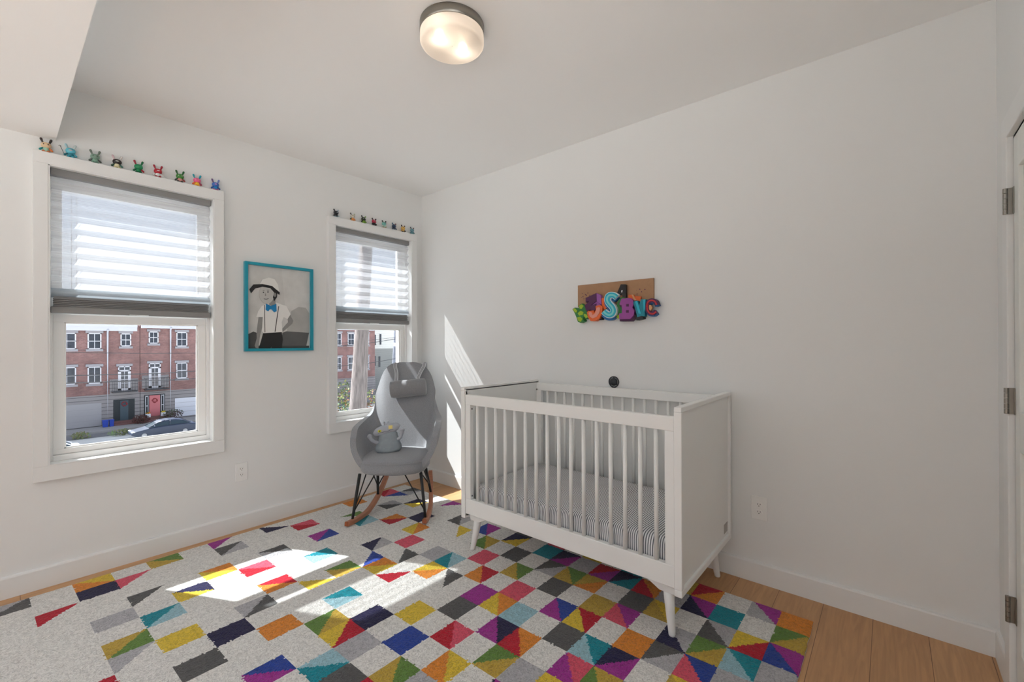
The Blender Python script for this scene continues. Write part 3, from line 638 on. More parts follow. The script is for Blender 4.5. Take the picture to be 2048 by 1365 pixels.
# legs: a thick strut with two thin wires each
def leg(foot, top, w1, w2, knee=0.16):
    F_, T_ = L(*foot), L(*top); b = MB()
    b.tube([F_, F_.lerp(T_, 0.25), T_], [0.0085, 0.0105, 0.0115], 10)
    kn = F_.lerp(T_, knee)
    for w in (w1, w2): b.tube([kn, L(*w)], 0.0045, 8)
    b.build('leg', black_m, chair)
leg((-.252, -.015, .040), (-.205, -.035, .36), (-.10, -.06, .355), (-.185, -.16, .355))
leg((.266, -.020, .040), (.232, -.035, .36), (.105, -.06, .355), (.215, -.16, .355))
leg((-.148, -.315, .115), (-.165, -.370, .36), (-.18, -.22, .355), (-.06, -.40, .355), 0.25)
leg((.260, -.345, .115), (.205, -.370, .36), (.215, -.22, .355), (.10, -.40, .355), 0.25)

# ------------------------------------------------------------------ headrest pillow
hp = thing('headrest_pillow', 'small grey bolster pillow strapped to the top of the rocking chair back', 'pillow', L(0.04, -0.577, 0.92))
b = MB(); rg = []; c0_, c1_ = L(-0.112, -0.572, 0.908), L(0.190, -0.582, 0.932)
ax_ = (c1_-c0_).normalized(); up_ = Vector((0, 0, 1)); up_ = (up_-ax_*up_.dot(ax_)).normalized(); fw_ = ax_.cross(up_).normalized()
for t, k in ((0.0, .55), (0.012, .85), (0.03, .96), (0.08, 1.0), (0.2, 1.02), (0.35, 1.0), (0.5, 0.98), (0.65, 1.0), (0.8, 1.0), (0.92, .98), (0.97, .95), (0.988, .85), (1.0, .55)):
    c_ = c0_.lerp(c1_, t); rg.append([c_+(up_*math.sin(2*PI*j/28)*0.072*k+fw_*math.cos(2*PI*j/28)*0.052*k)*(1+0.03*noise.noise((t*6, j*.5, 1))) for j in range(28)])
b.rings(rg); b.build('bolster', pillow_m, hp)
strap_m = mat('strap_webbing', srgb(196, 198, 202), 0.8, bump=0.3, bscale=900)
strapd_m = mat('strap_dark_line', srgb(80, 82, 86), 0.8)
for (s0_, s1_, st_) in ((-0.058, -0.092, 0.0), (0.108, 0.148, 0.0)):
    pts = curve([L(s0_, -0.560, 0.968), L((s0_+s1_)/2, -0.650, 1.045), L(s1_*1.03, -0.690, 1.098), L(s1_*1.05, -0.722, 1.127), L(s1_*1.05, -0.770, 1.118), L(s1_*1.05, -0.785, 1.06)], 4)
    b = MB()
    for (o1, o2, dz, mi) in ((-0.015, 0.015, 0, 0), (-0.006, -0.003, 0.0012, 1), (0.003, 0.006, 0.0012, 1)):
        top_, bot_ = [], []
        for i, p in enumerate(pts):
            t_ = (pts[min(i+1, len(pts)-1)]-pts[max(i-1, 0)]).normalized(); nn = CS.cross(t_).normalized()
            if nn.dot(CF) < 0 and nn.z < 0: nn = -nn
            sd_ = nn.cross(t_).normalized()
            if sd_.dot(CS) < 0: sd_ = -sd_
            top_.append([p+sd_*o1+nn*(.0015+dz), p+sd_*o2+nn*(.0015+dz), p+sd_*o2-nn*.001, p+sd_*o1-nn*.001])
        b.rings(top_, mi, smooth=False)
    b.build('strap', [strap_m, strapd_m], hp)

# ------------------------------------------------------------------ plush monster
pl = thing('plush_toy', 'grey plush monster with yellow eye patches sitting in the rocking chair', 'plush toy', L(-0.05, -0.22, 0.468))
tl_ = math.radians(-8)
PR = Matrix.Rotation(math.atan2(CS.y, CS.x), 3, 'Z')
def PP(s, d, h): # plush frame: s across, d toward the front, h up, leaning back and tilted
    s2, h2 = s*math.cos(math.radians(5))-h*math.sin(math.radians(5)), s*math.sin(math.radians(5))+h*math.cos(math.radians(5))
    return L(-0.045+s2, -0.235+d-h2*0.28, 0.468+h2)
b = MB(); rg = []
for h, w, d in ((0.0, .055, .04), (0.004, .085, .05), (0.02, .100, .058), (0.045, .098, .056), (0.07, .086, .050), (0.095, .076, .045), (0.115, .072, .042), (0.135, .070, .038), (0.15, .05, .03)):
    rg.append([PP(w*math.cos(2*PI*j/28)*(1+.04*noise.noise((h*40, j*.4, 0))), d*math.sin(2*PI*j/28)*(1+.05*noise.noise((h*50, j*.3, 4))), h+.003*noise.noise((j*.6, h*30, 7))) for j in range(28)])
b.rings(rg); b.build('body', plushd_m, pl)
b = MB(); rg = []
for i in range(15):
    u = -1+2*i/14; w = 0.105*u; k = (1-abs(u)**3.0)**0.45 if abs(u) < 1 else 0.05; k = max(k, .05)
    rg.append([PP(w-0.012, 0.002+0.043*k*math.cos(2*PI*j/24), 0.165+0.018*u+0.036*k*math.sin(2*PI*j/24)) for j in range(24)])
b.rings(rg); hd = b.build('head', plush_m, pl)
yel_m = mat('felt_yellow', srgb(206, 204, 50), 0.9); yel2_m = mat('felt_pale_yellow', srgb(225, 208, 130), 0.9); dkt_m = mat('dark_thread', srgb(60, 62, 70), 0.8)
def patch(c, r1, r2, m_, nm, d=0.046):
    b = MB(); nn = 16; top = [PP(c[0]+r1*math.cos(2*PI*j/nn), d+0.002, c[1]+r2*math.sin(2*PI*j/nn)) for j in range(nn)]; bot = [PP(c[0]+r1*math.cos(2*PI*j/nn), d-0.012, c[1]+r2*math.sin(2*PI*j/nn)) for j in range(nn)]
    b.rings([bot, top], smooth=False); return b.build(nm, m_, hd)
patch((-0.055, 0.164), 0.014, 0.009, yel_m, 'eye_patch', 0.043); patch((-0.055, 0.164), 0.006, 0.004, dkt_m, 'pupil', 0.0445)
b = MB(); b.prism([(0.012, 0.172), (0.042, 0.172), (0.042, 0.196), (0.012, 0.196)], lambda u, v, d: PP(u, d, v), 0.025, 0.0445); b.build('eye_patch', yel2_m, hd, bevel=0.002)
b = MB(); b.tube([PP(-0.068+i*0.009, 0.0465-abs(i-8)*0.0004, 0.149+0.002*math.sin(i*1.3)+i*0.0014) for i in range(14)], 0.0013, 6); b.build('stitched_mouth', dkt_m, hd)
for sx in (-0.030, -0.002):
    b = MB(); b.tube([PP(sx, 0.0, 0.19), PP(sx, 0.0, 0.215)], [0.006, 0.007], 10); b.ell(PP(sx, 0, 0.217), (0.0085, 0.0085, 0.0085), 10, 8); b.build('horn', plush_m, pl)
b = MB(); b.tube(curve([PP(-0.070, 0.01, 0.075), PP(-0.100, 0.018, 0.085), PP(-0.125, 0.02, 0.105), PP(-0.135, 0.02, 0.125)], 4), [0.013]*6+[0.014]*4+[0.017]*3, 12); b.ell(PP(-0.137, 0.02, 0.128), (0.021, 0.018, 0.019)); b.build('arm', plush_m, pl)
b = MB(); b.tube(curve([PP(0.068, 0.01, 0.085), PP(0.092, 0.016, 0.095), PP(0.105, 0.018, 0.12), PP(0.108, 0.018, 0.145)], 4), [0.012]*6+[0.013]*4+[0.016]*3, 12); b.ell(PP(0.112, 0.018, 0.152), (0.020, 0.015, 0.014)); b.build('arm', plush_m, pl)

# ------------------------------------------------------------------ letter artwork on the back wall
LC = {'orange_l': (226, 104, 44), 'tan_l': (214, 160, 110), 'black_l': (22, 22, 26), 'white_l': (232, 240, 244), 'green_l': (44, 124, 58), 'lime_l': (158, 186, 40), 'plum_l': (78, 26, 74), 'lilac_l': (156, 92, 172),
      'salmon_l': (226, 150, 132), 'royal_l': (16, 98, 160), 'aqua_l': (40, 176, 200), 'mint_l': (128, 214, 214), 'red_l': (196, 44, 48), 'teal_l': (12, 128, 146), 'purple_l': (150, 68, 148)}
lm = {k: mat('paint_'+k[:-2], srgb(*v), 0.5) for k, v in LC.items()}
la = thing('letter_artwork', 'bright graffiti style letters mounted on a brown board above the crib', 'wall art', (2.05, 0, 1.57))
b = MB(); b.box(1.777, -0.017, 1.553, 2.329, 0, 1.706)
board = b.build('backing_board', mat('brown_board', srgb(168, 130, 98), 0.8, var=0.05, vscale=30), la, bevel=0.001)
for i in range(26):
    b = MB()
    cx = random.choice([1.84, 1.84, 2.25, 2.25, 2.05])+random.gauss(0, .035); cz = 1.60+abs(random.gauss(0, .03)); r = random.uniform(.001, .004)
    if 1.785 < cx < 2.32 and cz < 1.695: b.prism([(cx+r*math.cos(q), cz+r*random.uniform(.6, 1.4)*math.sin(q)) for q in [k*PI/3 for k in range(6)]], lambda u, v, d: (u, -d, v), 0.0165, 0.0176); b.build('paint_spot', lm['plum_l'], board)
LETTERS = [["orange letter Y behind the others",[[[[2.1666,1.61],[2.2019,1.6091],[2.2106,1.5953],[2.2211,1.5989],[2.2528,1.5934],[2.2485,1.5634],[2.2244,1.5682],[2.2,1.5813],[2.1683,1.5917]],"orange_l",0.03,0.018],[[[2.1896,1.6107],[2.2019,1.6091],[2.214,1.5836],[2.2244,1.5731],[2.207,1.5709]],"tan_l",0.032,0.03]]],["black letter A standing highest",[[[[2.1164,1.6825],[2.149,1.6796],[2.1536,1.6742],[2.154,1.5926],[2.1288,1.5994],[2.1271,1.6129],[2.1136,1.6172],[2.1063,1.6077],[2.0887,1.6251]],"black_l",0.036,0.018],[[[2.1225,1.6434],[2.129,1.6435],[2.126,1.628],[2.121,1.6301]],"white_l",0.0368,0.0358]]],["green letter O behind the B",[[[[2.1698,1.5319],[2.1687,1.5179],[2.1656,1.5048],[2.1607,1.493],[2.1542,1.4833],[2.1463,1.4761],[2.1375,1.4718],[2.1283,1.4706],[2.119,1.4725],[2.1101,1.4776],[2.1022,1.4856],[2.0956,1.496],[2.0906,1.5084],[2.0875,1.5221],[2.0865,1.5364],[2.0876,1.5506],[2.0908,1.564],[2.0959,1.5758],[2.1026,1.5855],[2.1106,1.5926],[2.1195,1.5967],[2.1288,1.5977],[2.1381,1.5955],[2.1468,1.5902],[2.1546,1.5821],[2.161,1.5717],[2.1659,1.5595],[2.1688,1.546]],"green_l",0.034,0.02],[[[2.0807,1.4776],[2.1028,1.4884],[2.1174,1.4827],[2.1137,1.4628],[2.0954,1.4584],[2.0806,1.4674]],"lime_l",0.03,0.018]]],["dark purple letter N with lilac side",[[[[1.8598,1.6091],[1.942,1.6367],[1.9438,1.5808],[1.898,1.5555],[1.9417,1.5652],[1.9325,1.5221],[1.9038,1.52],[1.8635,1.5177],[1.8535,1.558],[1.8881,1.5871],[1.8605,1.5789]],"plum_l",0.05,0.022],[[[1.942,1.6367],[1.976,1.6203],[1.9796,1.5578],[1.9438,1.5808]],"lilac_l",0.046,0.022],[[[1.898,1.5555],[1.9438,1.5801],[1.9768,1.5545],[1.9436,1.5512]],"lilac_l",0.044,0.022]]],["orange letter I leaning behind the S",[[[[1.9692,1.5931],[1.9886,1.6039],[2.0001,1.5945],[2.0163,1.5351],[1.9998,1.5205],[1.9826,1.5507]],"orange_l",0.04,0.02]]],["green bubble letter H at the left end",[[[[1.7489,1.5385],[1.7702,1.5482],[1.7996,1.5413],[1.8058,1.5266],[1.8006,1.561],[1.8268,1.5738],[1.8453,1.562],[1.8554,1.5366],[1.8836,1.4857],[1.8795,1.4717],[1.8551,1.4638],[1.8429,1.4856],[1.8346,1.4699],[1.8419,1.4518],[1.8138,1.4391],[1.793,1.4491],[1.7805,1.4827],[1.7637,1.516]],"green_l",0.044,0.0],[[[1.7553,1.5363],[1.7702,1.5439],[1.7899,1.5256],[1.7848,1.5132],[1.7701,1.5157]],"lime_l",0.047,0.043],[[[1.806,1.5589],[1.8268,1.5685],[1.8412,1.5551],[1.8266,1.5363],[1.8101,1.5389]],"lime_l",0.047,0.043],[[[1.7932,1.5074],[1.8183,1.5242],[1.841,1.5124],[1.8347,1.4948],[1.8057,1.4907]],"lime_l",0.047,0.043],[[[1.7889,1.477],[1.814,1.4832],[1.8325,1.4664],[1.818,1.4472],[1.7993,1.4532]],"lime_l",0.047,0.043],[[[1.843,1.5016],[1.8634,1.4972],[1.8755,1.4772],[1.8592,1.4707],[1.845,1.4855]],"lime_l",0.047,0.043]]],["orange and pink letter J",[[[[1.9377,1.5498],[1.9671,1.5551],[1.9903,1.5451],[1.9855,1.4988],[1.9667,1.4649],[1.9314,1.4477],[1.8995,1.4488],[1.8795,1.4717],[1.8696,1.5111],[1.8878,1.5261],[1.9238,1.5208],[1.9245,1.5015],[1.9376,1.5184]],"orange_l",0.05,0.006],[[[1.9475,1.537],[1.9671,1.5412],[1.9756,1.5304],[1.9669,1.4996],[1.9473,1.4761],[1.9156,1.4668],[1.8957,1.4782],[1.8837,1.5033],[1.8958,1.5134],[1.9098,1.5057],[1.9157,1.4879],[1.9355,1.501]],"salmon_l",0.053,0.049]]],["turquoise letter S with blue side and white outline",[[[[2.1051,1.5953],[2.1025,1.5978],[2.098,1.6022],[2.0911,1.608],[2.0819,1.6135],[2.0722,1.617],[2.0629,1.6191],[2.0531,1.6204],[2.0433,1.6204],[2.0338,1.6188],[2.0248,1.6158],[2.0162,1.6107],[2.0089,1.6034],[2.0039,1.5949],[2.0008,1.5858],[1.9993,1.5759],[2.0,1.5649],[2.0036,1.5543],[2.0086,1.5453],[2.0139,1.5379],[2.0193,1.5308],[2.0257,1.5238],[2.032,1.5179],[2.0364,1.5138],[2.039,1.5106],[2.0412,1.5069],[2.0432,1.5027],[2.0443,1.4994],[2.0446,1.4977],[2.0443,1.4963],[2.0435,1.494],[2.0424,1.492],[2.0418,1.4913],[2.0412,1.4909],[2.0392,1.4902],[2.037,1.4897],[2.0362,1.4896],[2.0358,1.4898],[2.0334,1.4908],[2.0296,1.493],[2.0261,1.4952],[2.0229,1.4977],[2.0192,1.5014],[2.0154,1.5056],[2.0124,1.5088],[1.9778,1.4829],[1.9807,1.4798],[1.9852,1.475],[1.9914,1.469],[1.9984,1.4634],[2.0055,1.4588],[2.0132,1.4547],[2.0227,1.4509],[2.0339,1.4488],[2.045,1.4491],[2.0551,1.4513],[2.0646,1.4552],[2.0733,1.4611],[2.0801,1.4686],[2.0849,1.4769],[2.088,1.4859],[2.0893,1.4958],[2.0881,1.5058],[2.0852,1.5149],[2.0813,1.5232],[2.0765,1.5313],[2.0701,1.5391],[2.0636,1.5454],[2.0586,1.5501],[2.055,1.5542],[2.0513,1.5591],[2.0477,1.5642],[2.0456,1.5679],[2.0449,1.5697],[2.0448,1.5715],[2.0453,1.5745],[2.0463,1.5774],[2.0469,1.5786],[2.0469,1.5785],[2.0474,1.5788],[2.0488,1.5792],[2.0505,1.5795],[2.0532,1.5795],[2.0574,1.579],[2.0618,1.578],[2.0641,1.5773],[2.0653,1.5766],[2.0678,1.5744],[2.0711,1.5711],[2.0741,1.5683]],"royal_l",0.044,0.008],[[[2.1138,1.6104],[2.1112,1.6129],[2.1068,1.6174],[2.0998,1.6233],[2.0904,1.6288],[2.0807,1.6324],[2.0712,1.6346],[2.0614,1.6359],[2.0514,1.6359],[2.0419,1.6344],[2.0328,1.6313],[2.024,1.6262],[2.0165,1.6188],[2.0115,1.6102],[2.0083,1.601],[2.0068,1.5909],[2.0076,1.5798],[2.0112,1.569],[2.0163,1.5599],[2.0216,1.5524],[2.027,1.5452],[2.0334,1.5382],[2.0397,1.5323],[2.044,1.5282],[2.0465,1.5251],[2.0487,1.5214],[2.0507,1.5173],[2.0517,1.5142],[2.052,1.5127],[2.0517,1.5114],[2.051,1.5093],[2.0499,1.5075],[2.0495,1.5069],[2.049,1.5067],[2.0472,1.506],[2.0452,1.5055],[2.0446,1.5054],[2.0444,1.5055],[2.0421,1.5066],[2.0384,1.5087],[2.035,1.5109],[2.032,1.5133],[2.0283,1.517],[2.0245,1.5212],[2.0215,1.5244],[1.9856,1.4975],[1.9885,1.4945],[1.9931,1.4896],[1.9992,1.4836],[2.0064,1.4779],[2.0135,1.4733],[2.0213,1.469],[2.0308,1.4652],[2.0422,1.463],[2.0535,1.4633],[2.0637,1.4655],[2.0733,1.4694],[2.0822,1.4753],[2.0891,1.483],[2.0939,1.4913],[2.0971,1.5005],[2.0983,1.5106],[2.0971,1.5208],[2.0942,1.53],[2.0903,1.5383],[2.0854,1.5465],[2.0791,1.5544],[2.0726,1.5608],[2.0676,1.5654],[2.064,1.5695],[2.0604,1.5743],[2.0569,1.5794],[2.0547,1.583],[2.0541,1.5846],[2.0541,1.5862],[2.0546,1.5891],[2.0555,1.5918],[2.056,1.5929],[2.0558,1.5926],[2.0562,1.5928],[2.0574,1.5932],[2.059,1.5935],[2.0615,1.5935],[2.0655,1.5929],[2.0698,1.592],[2.072,1.5913],[2.073,1.5907],[2.0754,1.5885],[2.0787,1.5852],[2.0816,1.5824]],"white_l",0.058,0.03],[[[2.1106,1.6076],[2.108,1.6102],[2.1036,1.6145],[2.0971,1.62],[2.0886,1.6251],[2.0796,1.6284],[2.0707,1.6305],[2.0614,1.6317],[2.0522,1.6317],[2.0434,1.6303],[2.0351,1.6274],[2.0272,1.6228],[2.0205,1.6162],[2.0159,1.6083],[2.013,1.5998],[2.0116,1.5904],[2.0123,1.5803],[2.0156,1.5704],[2.0204,1.5619],[2.0255,1.5546],[2.0307,1.5477],[2.0368,1.5409],[2.043,1.5351],[2.0476,1.5308],[2.0505,1.5273],[2.0529,1.5231],[2.0551,1.5186],[2.0563,1.5149],[2.0566,1.5125],[2.0563,1.5103],[2.0553,1.5075],[2.0539,1.505],[2.0528,1.5037],[2.0515,1.5029],[2.0489,1.5019],[2.046,1.5013],[2.0443,1.5012],[2.043,1.5015],[2.0401,1.5028],[2.036,1.5051],[2.0322,1.5076],[2.0287,1.5104],[2.0248,1.5143],[2.0209,1.5185],[2.018,1.5217],[1.9892,1.5002],[1.9921,1.4972],[1.9966,1.4924],[2.0025,1.4866],[2.0092,1.4812],[2.016,1.4768],[2.0234,1.4728],[2.0322,1.4693],[2.0424,1.4672],[2.0527,1.4675],[2.062,1.4696],[2.0709,1.4731],[2.0789,1.4785],[2.0852,1.4854],[2.0897,1.4931],[2.0926,1.5016],[2.0937,1.5108],[2.0926,1.5201],[2.0899,1.5287],[2.0862,1.5366],[2.0816,1.5444],[2.0756,1.5518],[2.0693,1.558],[2.0642,1.5627],[2.0603,1.5671],[2.0565,1.5722],[2.0528,1.5774],[2.0504,1.5816],[2.0495,1.5841],[2.0494,1.5867],[2.05,1.5902],[2.0511,1.5936],[2.0521,1.5954],[2.0527,1.596],[2.0538,1.5966],[2.0559,1.5973],[2.0582,1.5977],[2.0615,1.5977],[2.0661,1.5971],[2.0709,1.596],[2.0739,1.5951],[2.0757,1.5939],[2.0786,1.5914],[2.082,1.588],[2.0849,1.5853]],"aqua_l",0.061,0.057],[[[2.1024,1.6005],[2.0997,1.6031],[2.0957,1.6071],[2.0903,1.6117],[2.0839,1.6155],[2.0768,1.618],[2.0692,1.6198],[2.0614,1.6208],[2.0541,1.6208],[2.0474,1.6197],[2.0411,1.6175],[2.0354,1.6142],[2.0307,1.6095],[2.0272,1.6036],[2.0249,1.5967],[2.0238,1.5892],[2.0243,1.5815],[2.0268,1.574],[2.0308,1.5669],[2.0354,1.5602],[2.0402,1.5539],[2.0456,1.5479],[2.0514,1.5425],[2.0566,1.5376],[2.0605,1.5328],[2.0636,1.5275],[2.0663,1.5219],[2.068,1.5165],[2.0686,1.5119],[2.068,1.5075],[2.0664,1.5029],[2.0639,1.4987],[2.0612,1.4956],[2.0577,1.4934],[2.0531,1.4915],[2.0481,1.4905],[2.0437,1.4903],[2.0396,1.4912],[2.0347,1.4932],[2.0296,1.4961],[2.0249,1.4992],[2.0204,1.5028],[2.0158,1.5073],[2.0118,1.5117],[2.0088,1.5149],[1.9985,1.5071],[2.0014,1.504],[2.0057,1.4994],[2.0109,1.4942],[2.0166,1.4897],[2.0224,1.4859],[2.0287,1.4824],[2.0356,1.4796],[2.043,1.4781],[2.0505,1.4783],[2.0578,1.4799],[2.0647,1.4826],[2.0706,1.4865],[2.0752,1.4916],[2.0787,1.4977],[2.0811,1.5044],[2.0819,1.5113],[2.0811,1.5184],[2.0788,1.5255],[2.0756,1.5323],[2.0717,1.5389],[2.0667,1.5451],[2.0609,1.5507],[2.0555,1.5558],[2.0509,1.5609],[2.0466,1.5666],[2.0425,1.5725],[2.0393,1.578],[2.0377,1.5829],[2.0374,1.5879],[2.0382,1.5933],[2.0399,1.5983],[2.042,1.602],[2.0445,1.6045],[2.0479,1.6064],[2.0519,1.6078],[2.0563,1.6086],[2.0615,1.6086],[2.0676,1.6078],[2.0737,1.6064],[2.0786,1.6047],[2.0826,1.6023],[2.0866,1.5988],[2.0904,1.5951],[2.0931,1.5924]],"mint_l",0.063,0.06]]],["dark purple and red letter C at the right end",[[[[2.3723,1.5287],[2.3708,1.5327],[2.3687,1.539],[2.3653,1.5466],[2.3601,1.554],[2.3534,1.5594],[2.3462,1.5633],[2.3384,1.566],[2.3303,1.5672],[2.3223,1.5666],[2.3144,1.5646],[2.3069,1.561],[2.3001,1.5556],[2.295,1.5485],[2.2914,1.5407],[2.2889,1.5326],[2.2872,1.5248],[2.2865,1.5169],[2.2867,1.5089],[2.2879,1.5009],[2.2901,1.4934],[2.2934,1.4863],[2.2978,1.4797],[2.3031,1.4739],[2.3093,1.4691],[2.3165,1.4656],[2.3241,1.4635],[2.3318,1.4627],[2.3401,1.4635],[2.348,1.4667],[2.3544,1.4711],[2.3593,1.475],[2.3623,1.4775],[2.3475,1.495],[2.3442,1.4924],[2.34,1.489],[2.336,1.4862],[2.3336,1.4851],[2.3313,1.4851],[2.3277,1.4855],[2.3241,1.4864],[2.3214,1.4878],[2.3189,1.4897],[2.3162,1.4927],[2.3139,1.4963],[2.3121,1.5001],[2.3108,1.5044],[2.3101,1.5096],[2.31,1.5151],[2.3104,1.5204],[2.3116,1.526],[2.3134,1.5319],[2.3156,1.5368],[2.3178,1.5399],[2.3203,1.5419],[2.3238,1.5435],[2.3276,1.5445],[2.3309,1.5448],[2.334,1.5444],[2.3378,1.5431],[2.3414,1.5411],[2.3436,1.5395],[2.3454,1.5369],[2.3474,1.5321],[2.3493,1.5265],[2.3508,1.5224]],"royal_l",0.044,0.004],[[[2.3755,1.5359],[2.374,1.5399],[2.3718,1.5462],[2.3684,1.554],[2.3631,1.5616],[2.3561,1.5673],[2.3487,1.5714],[2.3407,1.5741],[2.3323,1.5754],[2.324,1.5748],[2.3159,1.5727],[2.3081,1.569],[2.3012,1.5634],[2.2959,1.5562],[2.2922,1.5482],[2.2896,1.54],[2.2879,1.532],[2.2872,1.524],[2.2874,1.5158],[2.2886,1.5077],[2.2909,1.5],[2.2943,1.4927],[2.2987,1.486],[2.3042,1.48],[2.3107,1.475],[2.3181,1.4714],[2.3259,1.4692],[2.3339,1.4684],[2.3425,1.4692],[2.3507,1.4725],[2.3572,1.477],[2.3621,1.4809],[2.3652,1.4834],[2.3486,1.5029],[2.3454,1.5003],[2.3412,1.4969],[2.3374,1.4943],[2.3352,1.4933],[2.3332,1.4933],[2.3299,1.4936],[2.3266,1.4946],[2.3241,1.4958],[2.3218,1.4976],[2.3193,1.5004],[2.317,1.5038],[2.3153,1.5074],[2.3142,1.5116],[2.3135,1.5166],[2.3133,1.5219],[2.3138,1.5271],[2.3149,1.5326],[2.3167,1.5383],[2.3188,1.5431],[2.3208,1.5459],[2.3231,1.5477],[2.3263,1.5492],[2.33,1.5502],[2.3329,1.5504],[2.3358,1.55],[2.3393,1.5488],[2.3427,1.547],[2.3447,1.5456],[2.3462,1.5433],[2.3482,1.5386],[2.3501,1.5331],[2.3516,1.5289]],"plum_l",0.052,0.02],[[[2.3675,1.5336],[2.3661,1.5376],[2.364,1.5437],[2.3611,1.5504],[2.357,1.5563],[2.3516,1.5606],[2.3456,1.5639],[2.339,1.5661],[2.3325,1.5671],[2.326,1.5666],[2.3194,1.5649],[2.3131,1.5619],[2.3077,1.5576],[2.3036,1.5518],[2.3004,1.5449],[2.2981,1.5375],[2.2966,1.5304],[2.296,1.5235],[2.3046,1.5224],[2.3052,1.5287],[2.3065,1.5351],[2.3086,1.5416],[2.3112,1.5474],[2.3143,1.5518],[2.3181,1.5548],[2.3229,1.557],[2.328,1.5584],[2.3327,1.5588],[2.3374,1.5581],[2.3424,1.5563],[2.3472,1.5538],[2.3508,1.5509],[2.3536,1.5469],[2.3561,1.5411],[2.3581,1.5353],[2.3596,1.5312]],"red_l",0.055,0.051],[[[2.3043,1.5425],[2.3021,1.5354],[2.3006,1.5282],[2.3,1.5212],[2.3002,1.5139],[2.3012,1.5069],[2.3031,1.5003],[2.3059,1.4943],[2.3096,1.4887],[2.3141,1.4838],[2.3191,1.4798],[2.3249,1.477],[2.3312,1.4753],[2.3376,1.4746],[2.344,1.4751],[2.3502,1.4777],[2.3558,1.4815],[2.3604,1.4853],[2.3635,1.4878],[2.358,1.4943],[2.3549,1.4918],[2.3505,1.4882],[2.3457,1.4849],[2.3416,1.4832],[2.3374,1.4829],[2.3325,1.4834],[2.3277,1.4848],[2.3236,1.4868],[2.3199,1.4896],[2.3165,1.4935],[2.3135,1.498],[2.3112,1.5028],[2.3097,1.5082],[2.3088,1.5142],[2.3086,1.5205],[2.3092,1.5266],[2.3105,1.5329],[2.3126,1.5396]],"red_l",0.055,0.051],[[[2.311,1.5386],[2.3259,1.5346],[2.3341,1.5181],[2.3257,1.4994],[2.3125,1.5033],[2.3076,1.5228]],"tan_l",0.05,0.03]]],["teal letter V with black foot",[[[[2.2087,1.5626],[2.2382,1.5673],[2.2525,1.5355],[2.2616,1.5739],[2.2944,1.5718],[2.2897,1.5076],[2.2872,1.4642],[2.2652,1.4699],[2.2378,1.4613],[2.2276,1.5042]],"teal_l",0.054,0.02],[[[2.2244,1.5633],[2.2382,1.565],[2.2585,1.5027],[2.2653,1.4829],[2.2482,1.4837]],"aqua_l",0.057,0.053],[[[2.2775,1.5697],[2.2944,1.5712],[2.2891,1.5076],[2.2822,1.4886]],"aqua_l",0.057,0.053],[[[2.2188,1.4784],[2.2378,1.4613],[2.2482,1.4837],[2.272,1.4794],[2.2736,1.4502],[2.2308,1.4426]],"black_l",0.052,0.004]]],["large purple letter B",[[[[2.1316,1.5724],[2.1888,1.5728],[2.2115,1.5542],[2.2131,1.5246],[2.2061,1.5118],[2.2206,1.4914],[2.2163,1.4621],[2.1917,1.4383],[2.1165,1.4398],[2.1148,1.4761],[2.1348,1.4787],[2.135,1.5288],[2.1169,1.5364]],"plum_l",0.052,0.004],[[[2.1324,1.5857],[2.1895,1.5859],[2.2122,1.5673],[2.2138,1.5377],[2.2068,1.5249],[2.2214,1.5045],[2.2171,1.4752],[2.1925,1.4515],[2.1173,1.4532],[2.1156,1.4895],[2.1356,1.492],[2.1358,1.5421],[2.1177,1.5498]],"purple_l",0.06,0.03],[[[2.1663,1.5487],[2.1841,1.5486],[2.184,1.5321],[2.1663,1.5331]],"plum_l",0.0608,0.0595],[[[2.1651,1.5099],[2.1839,1.5096],[2.1838,1.4925],[2.165,1.4933]],"plum_l",0.0608,0.0595]]],["black letter scrap low behind the J",[[[[1.9531,1.462],[1.9824,1.4954],[2.0054,1.4669],[1.9938,1.4622],[1.9804,1.4731],[1.9764,1.4559],[1.955,1.4549]],"black_l",0.03,0.006]]]]
for nm, ps in LETTERS:
    used = sorted({p[1] for p in ps}); b = MB()
    for poly, c, f_, bk in ps: b.prism(poly, lambda u, v, d: (u, -d, v), min(f_, bk) if min(f_, bk) > 0 else 0.0005, max(f_, bk), used.index(c))
    b.build('letter', [lm[c] for c in used], la, label=nm)

# ------------------------------------------------------------------ framed print
fa = thing('framed_print', 'framed black and white print of a person in a white shirt between the windows', 'framed picture', (0, -1.318, 1.564))
y0, y1, z0, z1 = -1.559, -1.078, 1.2475, 1.881; w_ = 0.020
b = MB(); b.box(0, y0, z0, 0.034, y0+w_, z1); b.box(0, y1-w_, z0, 0.034, y1, z1); b.box(0, y0+w_, z0, 0.034, y1-w_, z0+w_); b.box(0, y0+w_, z1-w_, 0.034, y1-w_, z1)
b.build('frame', teal_m, fa, bevel=0.0015)
AC = {'paper': (232, 232, 228), 'bg_a': (202, 202, 199), 'bg_b': (208, 208, 205), 'bg_c': (176, 176, 173), 'sofa': (72, 73, 73), 'sofa_b': (92, 93, 93), 'skin_g': (140, 140, 138), 'shirt': (232, 232, 229), 'pants': (34, 35, 36), 'strap_k': (40, 40, 42),
      'skin_l': (190, 190, 187), 'hair': (36, 36, 38), 'hat_w': (226, 226, 222), 'tie': (24, 130, 186)}
